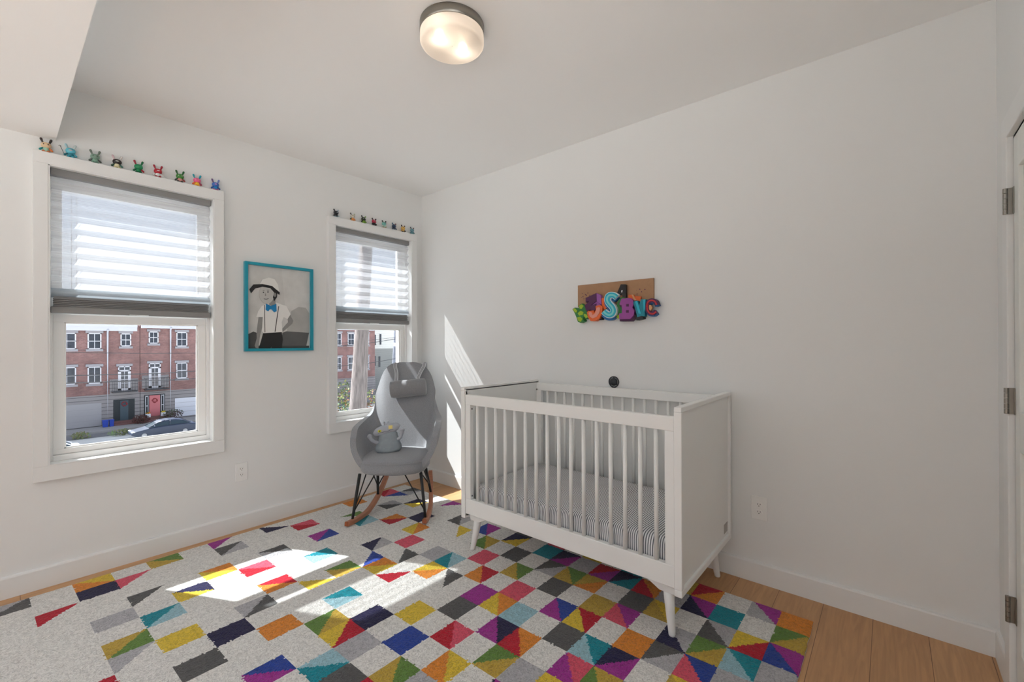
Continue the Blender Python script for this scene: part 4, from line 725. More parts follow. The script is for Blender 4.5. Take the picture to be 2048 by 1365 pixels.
ART = [["paper",[[-1.543,1.8724],[-1.0957,1.873],[-1.0993,1.2563],[-1.5438,1.2552]]],["bg_a",[[-1.5363,1.8619],[-1.1001,1.8643],[-1.1043,1.2626],[-1.5371,1.2642]]],["bg_b",[[-1.3073,1.8622],[-1.1001,1.8643],[-1.1007,1.5297],[-1.2261,1.5483],[-1.2847,1.5815]]],["bg_c",[[-1.2379,1.5477],[-1.184,1.5814],[-1.1287,1.5784],[-1.1013,1.5359],[-1.1029,1.3788],[-1.2734,1.3826]]],["sofa",[[-1.537,1.3675],[-1.4996,1.388],[-1.4786,1.3797],[-1.4788,1.2634],[-1.5371,1.2642]]],["sofa_b",[[-1.3023,1.3822],[-1.2734,1.3935],[-1.1041,1.3851],[-1.1293,1.2617],[-1.3083,1.2634]]],["sofa",[[-1.5371,1.288],[-1.1043,1.2846],[-1.1043,1.2626],[-1.5371,1.2642]]],["skin_g",[[-1.4652,1.4955],[-1.4384,1.4937],[-1.4412,1.4209],[-1.4547,1.3685],[-1.4628,1.3105],[-1.4682,1.2673],[-1.4867,1.2732],[-1.4919,1.2876],[-1.4787,1.3394],[-1.4759,1.4086]]],["skin_g",[[-1.2468,1.5168],[-1.2232,1.4751],[-1.2322,1.4504],[-1.2792,1.4067],[-1.3023,1.3882],[-1.308,1.4061],[-1.2616,1.4616],[-1.2645,1.4888]]],["shirt",[[-1.4811,1.4919],[-1.4678,1.5358],[-1.4464,1.5717],[-1.4194,1.5851],[-1.3531,1.607],[-1.3077,1.5921],[-1.2731,1.5822],[-1.2439,1.5231],[-1.2663,1.4845],[-1.2935,1.4997],[-1.3079,1.4601],[-1.3023,1.3882],[-1.4305,1.3775],[-1.444,1.3918],[-1.4384,1.4937]]],["pants",[[-1.4359,1.3774],[-1.3081,1.3869],[-1.2995,1.3342],[-1.3083,1.2634],[-1.3731,1.2631],[-1.3786,1.2809],[-1.3925,1.2633],[-1.4655,1.2632],[-1.4494,1.3221]]],["strap_k",[[-1.4291,1.5815],[-1.4248,1.5818],[-1.4218,1.3834],[-1.4262,1.3816]]],["strap_k",[[-1.3317,1.5786],[-1.3266,1.5778],[-1.3523,1.3886],[-1.3579,1.3885]]],["skin_g",[[-1.3919,1.6339],[-1.353,1.6367],[-1.3503,1.5894],[-1.3754,1.576],[-1.3947,1.5866]]],["skin_l",[[-1.3586,1.6689],[-1.3604,1.6496],[-1.3657,1.6314],[-1.3742,1.6154],[-1.3851,1.603],[-1.3977,1.5948],[-1.4112,1.5914],[-1.4246,1.5931],[-1.4369,1.5995],[-1.4475,1.6104],[-1.4556,1.6248],[-1.4606,1.6419],[-1.4623,1.6605],[-1.4606,1.6793],[-1.4555,1.6972],[-1.4474,1.713],[-1.4368,1.7256],[-1.4244,1.7341],[-1.411,1.7379],[-1.3975,1.7367],[-1.3849,1.7306],[-1.374,1.7199],[-1.3656,1.7054],[-1.3603,1.688]]],["hair",[[-1.4028,1.7269],[-1.3529,1.7317],[-1.336,1.6976],[-1.3417,1.6435],[-1.3614,1.6124],[-1.3698,1.6414],[-1.3613,1.6776],[-1.3863,1.705]]],["hat_w",[[-1.4622,1.7212],[-1.4407,1.764],[-1.3972,1.7833],[-1.3584,1.7757],[-1.3359,1.7393],[-1.3247,1.6866],[-1.3641,1.707],[-1.4246,1.7248]]],["hair",[[-1.5252,1.6867],[-1.4992,1.7234],[-1.4408,1.732],[-1.3752,1.7237],[-1.3219,1.6809],[-1.3247,1.6627],[-1.3752,1.706],[-1.4408,1.7117],[-1.4887,1.6957],[-1.5149,1.659]]],["skin_g",[[-1.3468,1.661],[-1.3477,1.6542],[-1.3502,1.6486],[-1.3538,1.6454],[-1.3578,1.6451],[-1.3614,1.6478],[-1.3638,1.6529],[-1.3647,1.6595],[-1.3638,1.6663],[-1.3613,1.6719],[-1.3577,1.6751],[-1.3538,1.6755],[-1.3502,1.6728],[-1.3477,1.6676]]],["hair",[[-1.4306,1.673],[-1.4313,1.6698],[-1.4332,1.6678],[-1.4356,1.6676],[-1.4375,1.6693],[-1.4382,1.6723],[-1.4375,1.6755],[-1.4356,1.6775],[-1.4332,1.6777],[-1.4313,1.676]]],["hair",[[-1.3996,1.6779],[-1.4004,1.6747],[-1.4026,1.6726],[-1.4053,1.6724],[-1.4075,1.6741],[-1.4083,1.6772],[-1.4075,1.6804],[-1.4053,1.6825],[-1.4026,1.6827],[-1.4004,1.681]]],["strap_k",[[-1.4382,1.6869],[-1.4273,1.6896],[-1.4274,1.6872],[-1.4382,1.684]]],["strap_k",[[-1.411,1.6922],[-1.3962,1.6941],[-1.3962,1.6911],[-1.411,1.6892]]],["skin_g",[[-1.4214,1.6696],[-1.416,1.6496],[-1.4247,1.6478]]],["strap_k",[[-1.4312,1.628],[-1.4166,1.625],[-1.4002,1.6321],[-1.4002,1.6291],[-1.4166,1.6215],[-1.4312,1.6251]]],["tie",[[-1.4166,1.5911],[-1.392,1.5809],[-1.3837,1.5755],[-1.3754,1.5819],[-1.3475,1.5943],[-1.3447,1.5392],[-1.3616,1.5324],[-1.3782,1.5522],[-1.392,1.5515],[-1.4031,1.5362],[-1.4194,1.5471]]]]
names = list(AC); b = MB()
for i, (nm, P) in enumerate(ART):
    P = [(min(max(u, y0+w_-.002), y1-w_+.002), min(max(v, z0+w_-.002), z1-w_+.002)) for u, v in P]
    b.prism(P, lambda u, v, d: (d, u, v), 0.006, 0.0115+0.0003*i, names.index(nm))
b.build('print', [mat('print_'+k, srgb(*v), 0.7, var=(0.07 if k in ('bg_a', 'bg_b', 'bg_c', 'sofa', 'sofa_b', 'skin_g') else 0), vscale=14) for k, v in AC.items()], fa)

# ------------------------------------------------------------------ vinyl figures on the window casings
def toy(pos, label, group, head, body, earL, earR, armL, armR, foot, patchc=None, patch2=None, turn=0.0, extra=None, short=False):
    t = thing('toy_figure', label, 'toy figure', pos, group)
    R = Matrix.Rotation(turn, 3, 'Z')
    def X(x, y, z): return Vector(pos)+R @ Vector((x*1.05, y*1.0, z*0.96))
    m_ = lambda c: mat('vinyl_%02x%02x%02x' % c, srgb(*c), 0.3, spec=0.5)
    b = MB()
    for sy in (-1, 1): b.ell((0.002, sy*0.0085, 0.006), (0.0105, 0.0078, 0.006), 14, 8, power=0.8)
    b.xf(lambda v: X(*v)).build('feet', m_(foot), t)
    b = MB(); b.lathe([(0.006, 0.006), (0.0125, 0.010), (0.0135, 0.017), (0.0115, 0.025), (0.008, 0.031)], (0, 0, 0), 'z', 20); b.xf(lambda v: X(*v)).build('body', m_(body), t)
    for sy, c in ((-1, armL), (1, armR)):
        b = MB(); b.tube([(0.001, sy*0.010, 0.024), (0.003, sy*0.017, 0.020), (0.004, sy*0.021, 0.015)], [0.0045, 0.0046, 0.0052], 10); b.ell((0.004, sy*0.022, 0.0135), (0.0055, 0.0055, 0.0055), 10, 8); b.xf(lambda v: X(*v)).build('arm', m_(c), t)
    b = MB(); b.ell((0, 0, 0.040), (0.0160, 0.0205, 0.0168), 24, 14, power=0.86); h = b.xf(lambda v: X(*v)).build('head', m_(head), t)
    for sy, c in ((-1, earL), (1, earR)):
        b = MB(); e = 0.075 if not short else 0.066
        b.tube([(0, sy*0.010, 0.050), (0, sy*0.0145, 0.060), (0, sy*0.0175, e-0.006), (0, sy*0.0190, e), (0, sy*0.0196, e+0.004)], [0.0042, 0.0042, 0.0056, 0.0056, 0.003], 12); b.xf(lambda v: X(*v)).build('ear', m_(c), t)
    if patchc:
        b = MB(); b.ell((0.0105, 0.0, 0.041), (0.0058, 0.0115, 0.0065), 16, 8); b.xf(lambda v: X(*v)).build('face_patch', m_(patchc), h)
    if patch2:
        b = MB()
        for sy in (-1, 1): b.ell((0.0140, sy*0.0085, 0.0425), (0.0030, 0.0030, 0.0032), 12, 6)
        b.xf(lambda v: X(*v)).build('eyes', m_(patch2), h)
    if extra: extra(t, X, m_)
    return t
def spear(t, X, m_):
    b = MB(); b.tube([X(0.006, -0.022, 0.008), X(0.008, -0.040, 0.058)], 0.0012, 6); b.tube([X(0.008, -0.036, 0.055), X(0.008, -0.042, 0.060), X(0.008, -0.046, 0.056)], 0.0012, 6); b.build('trident', m_((70, 74, 78)), t)
G1, G2 = 'vinyl toy figures on the casing of the left window', 'vinyl toy figures on the casing of the right window'
ZT = 2.268+0.062
A_ = -0.1
X0 = 0.0205
toy((X0, -2.515, ZT), 'tan toy figure with black looped ears and teal and orange body', G1, (214, 186, 150), (150, 190, 170), (50, 38, 34), (50, 38, 34), (30, 140, 140), (216, 120, 60), (200, 110, 60), patch2=(30, 30, 30), turn=A_)
toy((X0, -2.422, ZT), 'turquoise toy figure holding a small trident', G1, (92, 182, 200), (40, 120, 136), (160, 200, 208), (190, 205, 205), (30, 110, 124), (60, 160, 180), (40, 160, 180), patchc=(224, 170, 160), turn=A_, extra=spear)
toy((X0, -2.323, ZT), 'sage green toy figure with grey green ears', G1, (120, 150, 134), (120, 160, 140), (96, 110, 100), (104, 118, 106), (80, 92, 84), (80, 92, 84), (96, 130, 112), patch2=(50, 66, 58), turn=A_)
toy((X0, -2.229, ZT), 'black headed toy figure with a round white face and pale ears', G1, (40, 36, 36), (216, 208, 170), (224, 196, 202), (214, 210, 206), (40, 80, 60), (60, 110, 100), (206, 200, 150), patchc=(222, 226, 218), turn=A_)
toy((X0, -2.132, ZT), 'solid green toy figure with one red ear', G1, (22, 134, 84), (18, 124, 76), (160, 34, 58), (24, 110, 66), (16, 100, 64), (178, 40, 58), (18, 100, 60), turn=A_)
toy((X0, -2.039, ZT), 'red toy figure with a white belly and mouth', G1, (178, 30, 46), (228, 230, 228), (160, 30, 50), (160, 36, 54), (224, 224, 222), (220, 220, 220), (168, 26, 44), patchc=(232, 224, 224), turn=A_)
toy((X0, -1.928, ZT), 'leaf green toy figure with a black and pink body', G1, (58, 130, 50), (206, 150, 140), (30, 96, 48), (38, 104, 56), (40, 60, 44), (150, 60, 60), (40, 46, 42), patch2=(220, 220, 200), turn=A_)
toy((X0, -1.837, ZT), 'pink toy figure with teal ears and yellow belly', G1, (234, 96, 144), (236, 186, 50), (20, 156, 170), (20, 148, 168), (236, 110, 60), (170, 50, 90), (232, 160, 50), patch2=(240, 200, 214), turn=A_)
toy((X0, -1.733, ZT), 'blue toy figure with a pink striped face', G1, (60, 110, 190), (20, 130, 196), (110, 80, 130), (120, 140, 200), (24, 80, 160), (24, 80, 160), (196, 90, 150), patchc=(236, 140, 180), turn=A_)
B_ = 0.1
toy((X0, -0.885, ZT), 'half black half pale blue toy figure with one big eye', G2, (30, 32, 38), (28, 30, 36), (24, 26, 30), (176, 196, 206), (28, 30, 34), (190, 204, 208), (120, 150, 160), patchc=(200, 214, 220), turn=B_, short=True)
toy((X0, -0.740, ZT), 'cream toy figure with orange body and dark ear tips', G2, (206, 204, 190), (236, 160, 90), (100, 100, 100), (180, 186, 160), (60, 80, 60), (230, 160, 100), (226, 150, 90), patch2=(150, 90, 60), turn=B_, short=True)
toy((X0, -0.637, ZT), 'black and lime toy figure with a small white eye', G2, (38, 50, 34), (120, 160, 50), (30, 34, 34), (110, 150, 70), (26, 28, 28), (120, 160, 50), (110, 160, 50), patch2=(230, 232, 225), turn=B_, short=True)
toy((X0, -0.536, ZT), 'crimson faced toy figure with black body and white belly', G2, (172, 34, 66), (28, 28, 30), (28, 28, 32), (60, 30, 38), (30, 30, 34), (40, 40, 42), (30, 30, 32), patch2=(236, 232, 230), turn=B_, short=True)
toy((X0, -0.435, ZT), 'mint toy figure with round black ear tips', G2, (120, 184, 176), (160, 200, 190), (34, 50, 56), (30, 34, 40), (220, 222, 210), (200, 200, 180), (196, 170, 140), patch2=(40, 90, 96), turn=B_, short=True)
toy((X0, -0.330, ZT), 'navy toy figure with brownish ears and a white foot', G2, (36, 56, 86), (34, 50, 78), (60, 90, 120), (100, 56, 66), (30, 44, 66), (40, 60, 90), (190, 196, 200), patchc=(60, 90, 120), turn=B_, short=True)
toy((X0, -0.232, ZT), 'golden yellow toy figure with black markings', G2, (222, 180, 96), (214, 170, 90), (70, 50, 50), (80, 50, 50), (196, 150, 80), (40, 34, 30), (50, 40, 34), patch2=(30, 26, 26), turn=B_, short=True)
toy((X0, -0.130, ZT), 'grey blue toy figure nearest the room corner', G2, (112, 156, 164), (100, 150, 160), (90, 100, 100), (120, 76, 76), (80, 130, 140), (90, 130, 136), (130, 180, 186), patch2=(60, 84, 90), turn=B_, short=True)
# ------------------------------------------------------------------ the street outside
brick_m = bpy.data.materials.new('red_brick'); brick_m.use_nodes = True; n = brick_m.node_tree; bs = n.nodes['Principled BSDF']
t = nd(n, 'ShaderNodeTexCoord'); sx = nd(n, 'ShaderNodeSeparateXYZ'); n.links.new(t.outputs['Object'], sx.inputs[0]); cx = nd(n, 'ShaderNodeCombineXYZ'); n.links.new(sx.outputs['Y'], cx.inputs[0]); n.links.new(sx.outputs['Z'], cx.inputs[1])
br = nd(n, 'ShaderNodeTexBrick'); n.links.new(cx.outputs[0], br.inputs['Vector']); br.inputs['Scale'].default_value = 1; br.inputs['Brick Width'].default_value = 0.22; br.inputs['Row Height'].default_value = 0.075; br.inputs['Mortar Size'].default_value = 0.008
br.inputs['Color1'].default_value = srgb(136, 96, 94); br.inputs['Color2'].default_value = srgb(112, 78, 80); br.inputs['Mortar'].default_value = srgb(150, 130, 124)
z = nd(n, 'ShaderNodeTexNoise'); z.inputs['Scale'].default_value = 0.9; z.inputs['Detail'].default_value = 5; n.links.new(cx.outputs[0], z.inputs['Vector'])
mr = nd(n, 'ShaderNodeMapRange'); mr.inputs[1].default_value = .3; mr.inputs[2].default_value = .7; mr.inputs[3].default_value = .8; mr.inputs[4].default_value = 1.2; n.links.new(z.outputs['Fac'], mr.inputs[0])
h = nd(n, 'ShaderNodeHueSaturation'); n.links.new(br.outputs['Color'], h.inputs['Color']); n.links.new(mr.outputs[0], h.inputs['Value']); n.links.new(h.outputs[0], bs.inputs['Base Color']); bs.inputs['Roughness'].default_value = 0.9
def course(name, c1, c2, hgt, gap):
    m = bpy.data.materials.new(name); m.use_nodes = True; n = m.node_tree; bs = n.nodes['Principled BSDF']
    t = nd(n, 'ShaderNodeTexCoord'); sx = nd(n, 'ShaderNodeSeparateXYZ'); n.links.new(t.outputs['Object'], sx.inputs[0])
    d = nd(n, 'ShaderNodeMath', operation='DIVIDE'); d.inputs[1].default_value = hgt; n.links.new(sx.outputs['Z'], d.inputs[0])
    f = nd(n, 'ShaderNodeMath', operation='FRACT'); n.links.new(d.outputs[0], f.inputs[0]); g = nd(n, 'ShaderNodeMath', operation='LESS_THAN'); g.inputs[1].default_value = gap; n.links.new(f.outputs[0], g.inputs[0])
    mx = nd(n, 'ShaderNodeMix', data_type='RGBA'); mx.inputs[6].default_value = c1; mx.inputs[7].default_value = c2; n.links.new(g.outputs[0], mx.inputs[0]); n.links.new(mx.outputs[2], bs.inputs['Base Color']); bs.inputs['Roughness'].default_value = 0.85
    return m
stone_m = course('grey_stone_courses', srgb(142, 138, 140), srgb(78, 76, 80), 0.36, 0.12)
sidingg_m = course('grey_siding', srgb(150, 152, 150), srgb(108, 110, 110), 0.16, 0.2)
sidingw_m = course('white_siding', srgb(226, 226, 222), srgb(176, 178, 178), 0.16, 0.18)
lint_m = mat('lintel_stone', srgb(150, 148, 154), 0.85); wfr_m = mat('white_window_frame', srgb(206, 206, 214), 0.6)
pane_m = mat('dark_pane', srgb(52, 58, 70), 0.15, var=0.3, vscale=2.5); corn_m = mat('white_cornice', srgb(196, 198, 208), 0.6); garage_m = mat('garage_grey', srgb(158, 156, 160), 0.7); garagew_m = mat('garage_white', srgb(214, 216, 226), 0.7)
iron_m = mat('iron_rail', srgb(48, 50, 56), 0.6); tealdoor_m = mat('dark_teal_door', srgb(58, 78, 90), 0.6); dark_m = mat('entry_dark', srgb(36, 44, 50), 0.7); pink_m = mat('pink_door', srgb(196, 112, 118), 0.6)
conc_m = mat('pale_concrete', srgb(212, 211, 208), 0.9, var=0.1, vscale=0.4); asph_m = mat('asphalt', srgb(118, 118, 122), 0.9, var=0.12, vscale=0.6); walk_m = mat('sidewalk_concrete', srgb(150, 148, 148), 0.9, var=0.08, vscale=0.8)
blue_m = mat('bin_blue', srgb(28, 70, 180), 0.5); planter_m = mat('planter_white', srgb(226, 228, 236), 0.6)
XH = -55.0; GZ = -6.75
sbox('floor_lot', conc_m, -49.5, -60, GZ-0.5, -0.4, 90, GZ-0.2, label='pale concrete lot between the room and the street')
sbox('floor_street', asph_m, -51.6, -60, GZ-0.55, -49.5, 90, GZ-0.15, label='grey street in front of the brick houses')
sbox('floor_sidewalk', walk_m, -66, -60, GZ-0.5, -51.6, 90, GZ, label='grey sidewalk in front of the brick houses')
sbox('floor_yard', conc_m, -0.4, -60, GZ-0.5, 60, 90, GZ-0.2, label='ground around the building')
def hwin(par, y0, y1, z0, z1, door=False, mull=True):
    b = MB(); t = 0.09; x0, x1 = XH, XH+0.09
    b.box(x0, y0, z0, x1, y0+t, z1); b.box(x0, y1-t, z0, x1, y1, z1); b.box(x0, y0, z1-t, x1, y1, z1); b.box(x0, y0, z0, x1, y1, z0+t*(2.2 if door else 1))
    ym = (y0+y1)/2
    if door:
        b.box(x0, y0, z1-0.52, x1, y1, z1-0.38); b.box(x0, ym-.03, z1-0.4, x1, ym+.03, z1)
        b.box(x0, y0+t, z0, x1, y0+t+.13, z1-.45); b.box(x0, y1-t-.13, z0, x1, y1-t, z1-.45); b.box(x0, ym-.02, z0, x1-.02, ym+.02, z1-.45)
        for q in (0.3, 0.5, 0.7): b.box(x0, y0+t, z0+(z1-z0-.5)*q+.1, x1-.02, y1-t, z0+(z1-z0-.5)*q+.14)
    else:
        zm = (z0+z1)/2; b.box(x0, y0, zm-.035, x1, y1, zm+.035)
        if mull: b.box(x0, ym-.02, z0, x1-.02, ym+.02, z1)
    w = b.build('window', wfr_m, par)
    MB().box(XH+.01, y0+.02, z0+.02, XH+.045, y1-.02, z1-.02).build('pane', pane_m, w)
    b = MB(); b.box(XH, y0-.14, z1, XH+.12, y1+.14, z1+.24); b.box(XH, y0-.12, z0-.22, XH+.14, y1+.12, z0); b.build('lintel_and_sill', lint_m, w)
def rowhouse(label, y0, y1, zt, zc, wins, doors):
    r = thing('row_house', label, 'house', (XH, (y0+y1)/2, GZ), 'brick row houses across the street')
    MB().box(XH-9, y0, -3.7, XH, y1, zt).build('brick_wall', brick_m, r)
    MB().box(XH-9, y0, GZ-.05, XH+.06, y1, -3.7).build('stone_base', stone_m, r)
    b = MB(); b.box(XH-9, y0+.05, zc, XH+.35, y1-.25, zt+.05); b.box(XH-9, y0+.05, zt-.16, XH+.5, y1-.25, zt+.1); b.build('cornice', corn_m, r)
    for w in wins: hwin(r, *w)
    for w in doors: hwin(r, *w, door=True)
    return r
def downspout(par, y, zt, zb): MB().tube([(XH+.42, y, zt), (XH+.14, y, zt-.3), (XH+.14, y, zb)], 0.075, 8).build('downspout', corn_m, par)
def balcony(par, y0, y1, zf, zr):
    b = MB(); b.box(XH, y0, zf-.1, XH+.7, y1, zf); k = int((y1-y0)/.13)
    for i in range(k+1): y = y0+(y1-y0)*i/k; b.box(XH+.66, y-.012, zf, XH+.69, y+.012, zr)
    b.box(XH+.65, y0, zr-.04, XH+.70, y1, zr)
    for y in (y0, y1): b.box(XH, y-.02, zr-.04, XH+.7, y+.02, zr)
    b.build('balcony_rail', iron_m, par)
def garage(par, y0, y1, z0, z1, m):
    b = MB(); b.box(XH+.04, y0, z0, XH+.09, y1, z1)
    g = b.build('garage_door', m, par)
    b = MB()
    for q in range(1, 4): b.box(XH+.085, y0, z0+(z1-z0)*q/4-.012, XH+.093, y1, z0+(z1-z0)*q/4+.012)
    b.build('panel_joints', lint_m, g)
    return g
h1 = rowhouse('brick row house with a grey garage door and dark teal entry across the street', -7.5, 6.88, 3.12, 2.56,
    [(0.98, 2.22, .79, 2.32), (3.0, 3.98, .77, 2.32), (5.38, 6.2, 1.02, 2.31), (0.98, 2.22, -2.54, -.9), (3.0, 3.97, -2.57, -.93), (-2.6, -1.5, .79, 2.32), (-2.6, -1.5, -2.54, -.9)], [(5.2, 6.17, -3.39, -.98)])
downspout(h1, 4.42, 2.7, -6.1); balcony(h1, 4.7, 6.6, -3.45, -2.38); garage(h1, -1.2, 3.98, -6.68, -4.48, garage_m)
MB().box(XH, 4.58, -3.7, XH+.05, 6.75, -2.25).build('stone_band', stone_m, h1)
b = MB(); b.box(XH+.02, 4.84, -6.38, XH+.08, 6.47, -4.28); e = b.build('entry', dark_m, h1)
MB().box(XH+.07, 5.35, -6.38, XH+.12, 5.97, -4.42).build('entry_door', tealdoor_m, e)
b = MB(); b.box(XH, 4.7, GZ, XH+.9, 6.9, -6.58); b.box(XH, 4.7, -6.58, XH+.5, 6.9, -6.40); b.build('steps', mat('red_steps', srgb(120, 84, 82), .9), h1)
h2 = rowhouse('brick row house with a pink front door and white garage across the street', 6.92, 15.2, 3.3, 2.88,
    [(7.6, 8.4, 1.3, 2.54), (9.93, 10.9, .97, 2.52), (9.92, 10.9, -2.49, -.8), (12.4, 13.4, .97, 2.52), (12.4, 13.4, -2.49, -.8)], [(7.6, 8.58, -3.33, -.77)])
downspout(h2, 9.41, 3.0, -6.1); balcony(h2, 7.2, 9.2, -3.42, -2.25); garage(h2, 9.8, 13.2, -6.6, -4.62, garagew_m)
MB().box(XH, 7.05, -3.35, XH+.05, 9.28, -2.0).build('stone_band', stone_m, h2)
b = MB(); b.box(XH+.02, 7.22, -6.26, XH+.08, 8.94, -4.02); e = b.build('entry', dark_m, h2)
MB().box(XH+.07, 7.63, -6.26, XH+.13, 8.51, -4.10).build('entry_door', pink_m, e)
b = MB()
for (ya, yb) in ((7.30, 7.56), (8.60, 8.86)):
    for (u0, u1, v0, v1) in ((ya, yb, -5.2, -5.12), (ya, yb, -4.2, -4.12), (ya, ya+.05, -6.2, -4.1), (yb-.05, yb, -6.2, -4.1)): b.box(XH+.075, u0, v0, XH+.12, u1, v1)
b.build('sidelight_frame', wfr_m, e)
b = MB(); b.box(XH, 7.1, GZ, XH+1.0, 9.1, -6.5); b.box(XH, 7.1, -6.5, XH+.6, 9.1, -6.28); b.build('steps', mat('red_steps', srgb(120, 84, 82), .9), h2)
h3 = rowhouse('brick row house partly hidden behind the utility pole', 15.25, 34.1, 3.45, 3.1,
    [(27.78, 28.78, .95, 2.68), (29.73, 30.75, .97, 2.66), (27.78, 28.78, -2.5, -.69), (29.73, 30.75, -2.53, -.69), (32.1, 33.1, .97, 2.66), (32.1, 33.1, -2.53, -.69), (24, 25, .97, 2.66), (24, 25, -2.5, -.7)], [])
h0 = rowhouse('brick row house left of the one with the dark teal entry', -22.0, -7.56, 3.2, 2.7,
    [(y_, y_+1.1, z_, z_+1.55) for y_ in (-20.5, -17.5, -14.0, -10.5) for z_ in (.78, -2.55)], [])
garage(h0, -13.5, -9.0, -6.68, -4.48, garage_m)
def wreath(label, y, z, c):
    b = MB(); random.seed(5)
    for i in range(60):
        a = random.uniform(0, 2*PI); r = .20+random.gauss(0, .03); y_, z_ = y+r*math.cos(a), z+r*math.sin(a); s_ = .03
        b.ell((XH+.18+random.uniform(-.03, .03), y_, z_), (s_, s_, s_), 6, 4)
    tag(b.build('wreath', mat('wreath_%d' % c[0], srgb(*c), .9)), label, 'wreath')
wreath('red wreath on the dark teal entry door', 5.66, -4.75, (150, 50, 56)); wreath('pale pink grey wreath on the pink front door', 8.07, -4.65, (150, 110, 112))
def leafy(name, label, cat, blobs, cols, nleaf, sz, trunk=None, group=None, seed=3):
    random.seed(seed); t = thing(name, label, cat, (blobs[0][0], blobs[0][1], min(q[2]-q[3][2] for q in blobs)), group)
    ms = [mat('leaf_%02x%02x%02x' % c, srgb(*c), .8) for c in cols]; b = MB()
    wts = [q[3][0]*q[3][1]*q[3][2] for q in blobs]
    for i in range(nleaf):
        q = random.choices(blobs, wts)[0]
        v = Vector((random.gauss(0, 1), random.gauss(0, 1), random.gauss(0, 1))).normalized()*(random.random()**.35)
        p = Vector((q[0]+v.x*q[3][0], q[1]+v.y*q[3][1], q[2]+v.z*q[3][2]))
        a = Vector((random.gauss(0, 1), random.gauss(0, 1), random.gauss(0, 1))).normalized(); c = a.cross(Vector((random.gauss(0, 1), random.gauss(0, 1), random.gauss(0, 1)))).normalized(); s_ = sz*random.uniform(.6, 1.3)
        hgt = (v.z+1)/2; mi = min(len(ms)-1, max(0, int(len(ms)*(noise.noise(tuple(p*0.9))*.9+.5+random.gauss(0, .22)))))
        b.add([p-a*s_, p+c*s_*.5, p+a*s_, p-c*s_*.5], [(0, 1, 2, 3)], mi)
    b.build('foliage', ms, t, fix=False)
    b = MB()
    for (p0, p1, r) in (trunk or []): b.tube([p0, Vector(p0).lerp(Vector(p1), .5)+Vector((.05, .08, 0))*r*10, p1], [r, r*.8, r*.45], 8)
    if trunk: b.build('stems', mat('bark', srgb(96, 82, 72), .9), t)
    return t
leafy('bush', 'autumn bush with yellow green and orange leaves behind the utility pole', 'bush',
      [(-14.0, 6.3, -2.0, (1.2, 1.2, 1.8)), (-14.2, 7.3, -1.9, (1.1, 1.1, 1.7)), (-14.2, 8.5, -2.4, (1.2, 1.2, 1.6)), (-14.0, 5.0, -2.6, (1.2, 1.3, 1.8)), (-14, 7, -4.5, (1.8, 3, 1.6))],
      [(120, 66, 54), (140, 92, 64), (120, 116, 60), (132, 136, 84), (80, 96, 50), (66, 96, 82)], 9000, .07,
      [((-14, 6.8, GZ-.2), (-14.1, 6.4, -1.4), .09), ((-14, 6.9, GZ-.2), (-14.3, 7.6, -1.4), .08), ((-14, 7.1, GZ-.2), (-14.2, 8.5, -2.2), .07)])
leafy('shrub', 'dark red shrub between the two house entries', 'shrub', [(-53.7, 6.75, -6.3, (.45, .75, .48))], [(96, 50, 52), (84, 64, 56), (120, 66, 60)], 500, .08, None, 'small plants along the street', 4)
leafy('shrub', 'dark green shrub to the right of the pink door', 'shrub', [(-53.6, 9.4, -6.1, (.4, .9, .5)), (-53.6, 8.7, -6.4, (.3, .6, .25))], [(58, 70, 56), (76, 88, 60), (84, 60, 62)], 600, .08, None, 'small plants along the street', 5)
leafy('weed_clump', 'yellow green weeds at the edge of the street, left clump', 'plant', [(-49.7, 2.1, GZ+.1, (.4, .7, .35))], [(120, 128, 84), (140, 138, 96), (120, 150, 96)], 260, .09, None, 'small plants along the street', 6)
leafy('weed_clump', 'yellow green weeds beside the front of the dark car', 'plant', [(-48.9, 4.6, GZ+.1, (.4, .9, .3))], [(120, 128, 84), (140, 138, 96), (130, 156, 100)], 260, .09, None, 'small plants along the street', 7)
for (y, lab) in ((7.45, 'white planter with orange flowers left of the pink door'), (8.70, 'white planter with yellow flowers right of the pink door')):
    p_ = thing('planter', lab, 'planter', (XH+.5, y, -6.28), 'planters beside the pink door')
    b = MB(); b.box(XH+.35, y-.19, -6.28, XH+.72, y+.19, -5.92); b.build('box', planter_m, p_, bevel=.02)
    random.seed(int(y*10)); b = MB()
    for i in range(40): b.ell((XH+.53+random.uniform(-.16, .16), y+random.uniform(-.17, .17), -5.86+random.uniform(-.05, .08)), (.05, .05, .04), 6, 4, random.choice((0, 1, 1)))
    b.build('flowers', [mat('leaf_dark', srgb(96, 104, 50), .9), mat('petal_%d' % int(y), srgb(*((222, 140, 40) if y < 8 else (216, 190, 60))), .8)], p_)
for (y, lab) in ((4.15, 'blue recycling bin in front of the grey garage, left one'), (4.60, 'blue recycling bin beside the entry step, right one')):
    r_ = thing('recycling_bin', lab, 'bin', (XH+.9, y, GZ), 'blue recycling bins'); w = .21 if y < 4.3 else .17
    b = MB(); b.add([(XH+.7, y-w*.85, GZ), (XH+1.1, y-w*.85, GZ), (XH+1.1, y+w*.85, GZ), (XH+.7, y+w*.85, GZ), (XH+.66, y-w, GZ+.62), (XH+1.14, y-w, GZ+.62), (XH+1.14, y+w, GZ+.62), (XH+.66, y+w, GZ+.62)], [(3,2,1,0),(4,5,6,7),(0,1,5,4),(1,2,6,5),(2,3,7,6),(3,0,4,7)])
    b.build('bin_body', blue_m, r_, bevel=.02); MB().box(XH+.64, y-w-.02, GZ+.62, XH+1.16, y+w+.02, GZ+.67).build('rim', blue_m, r_, bevel=.01)
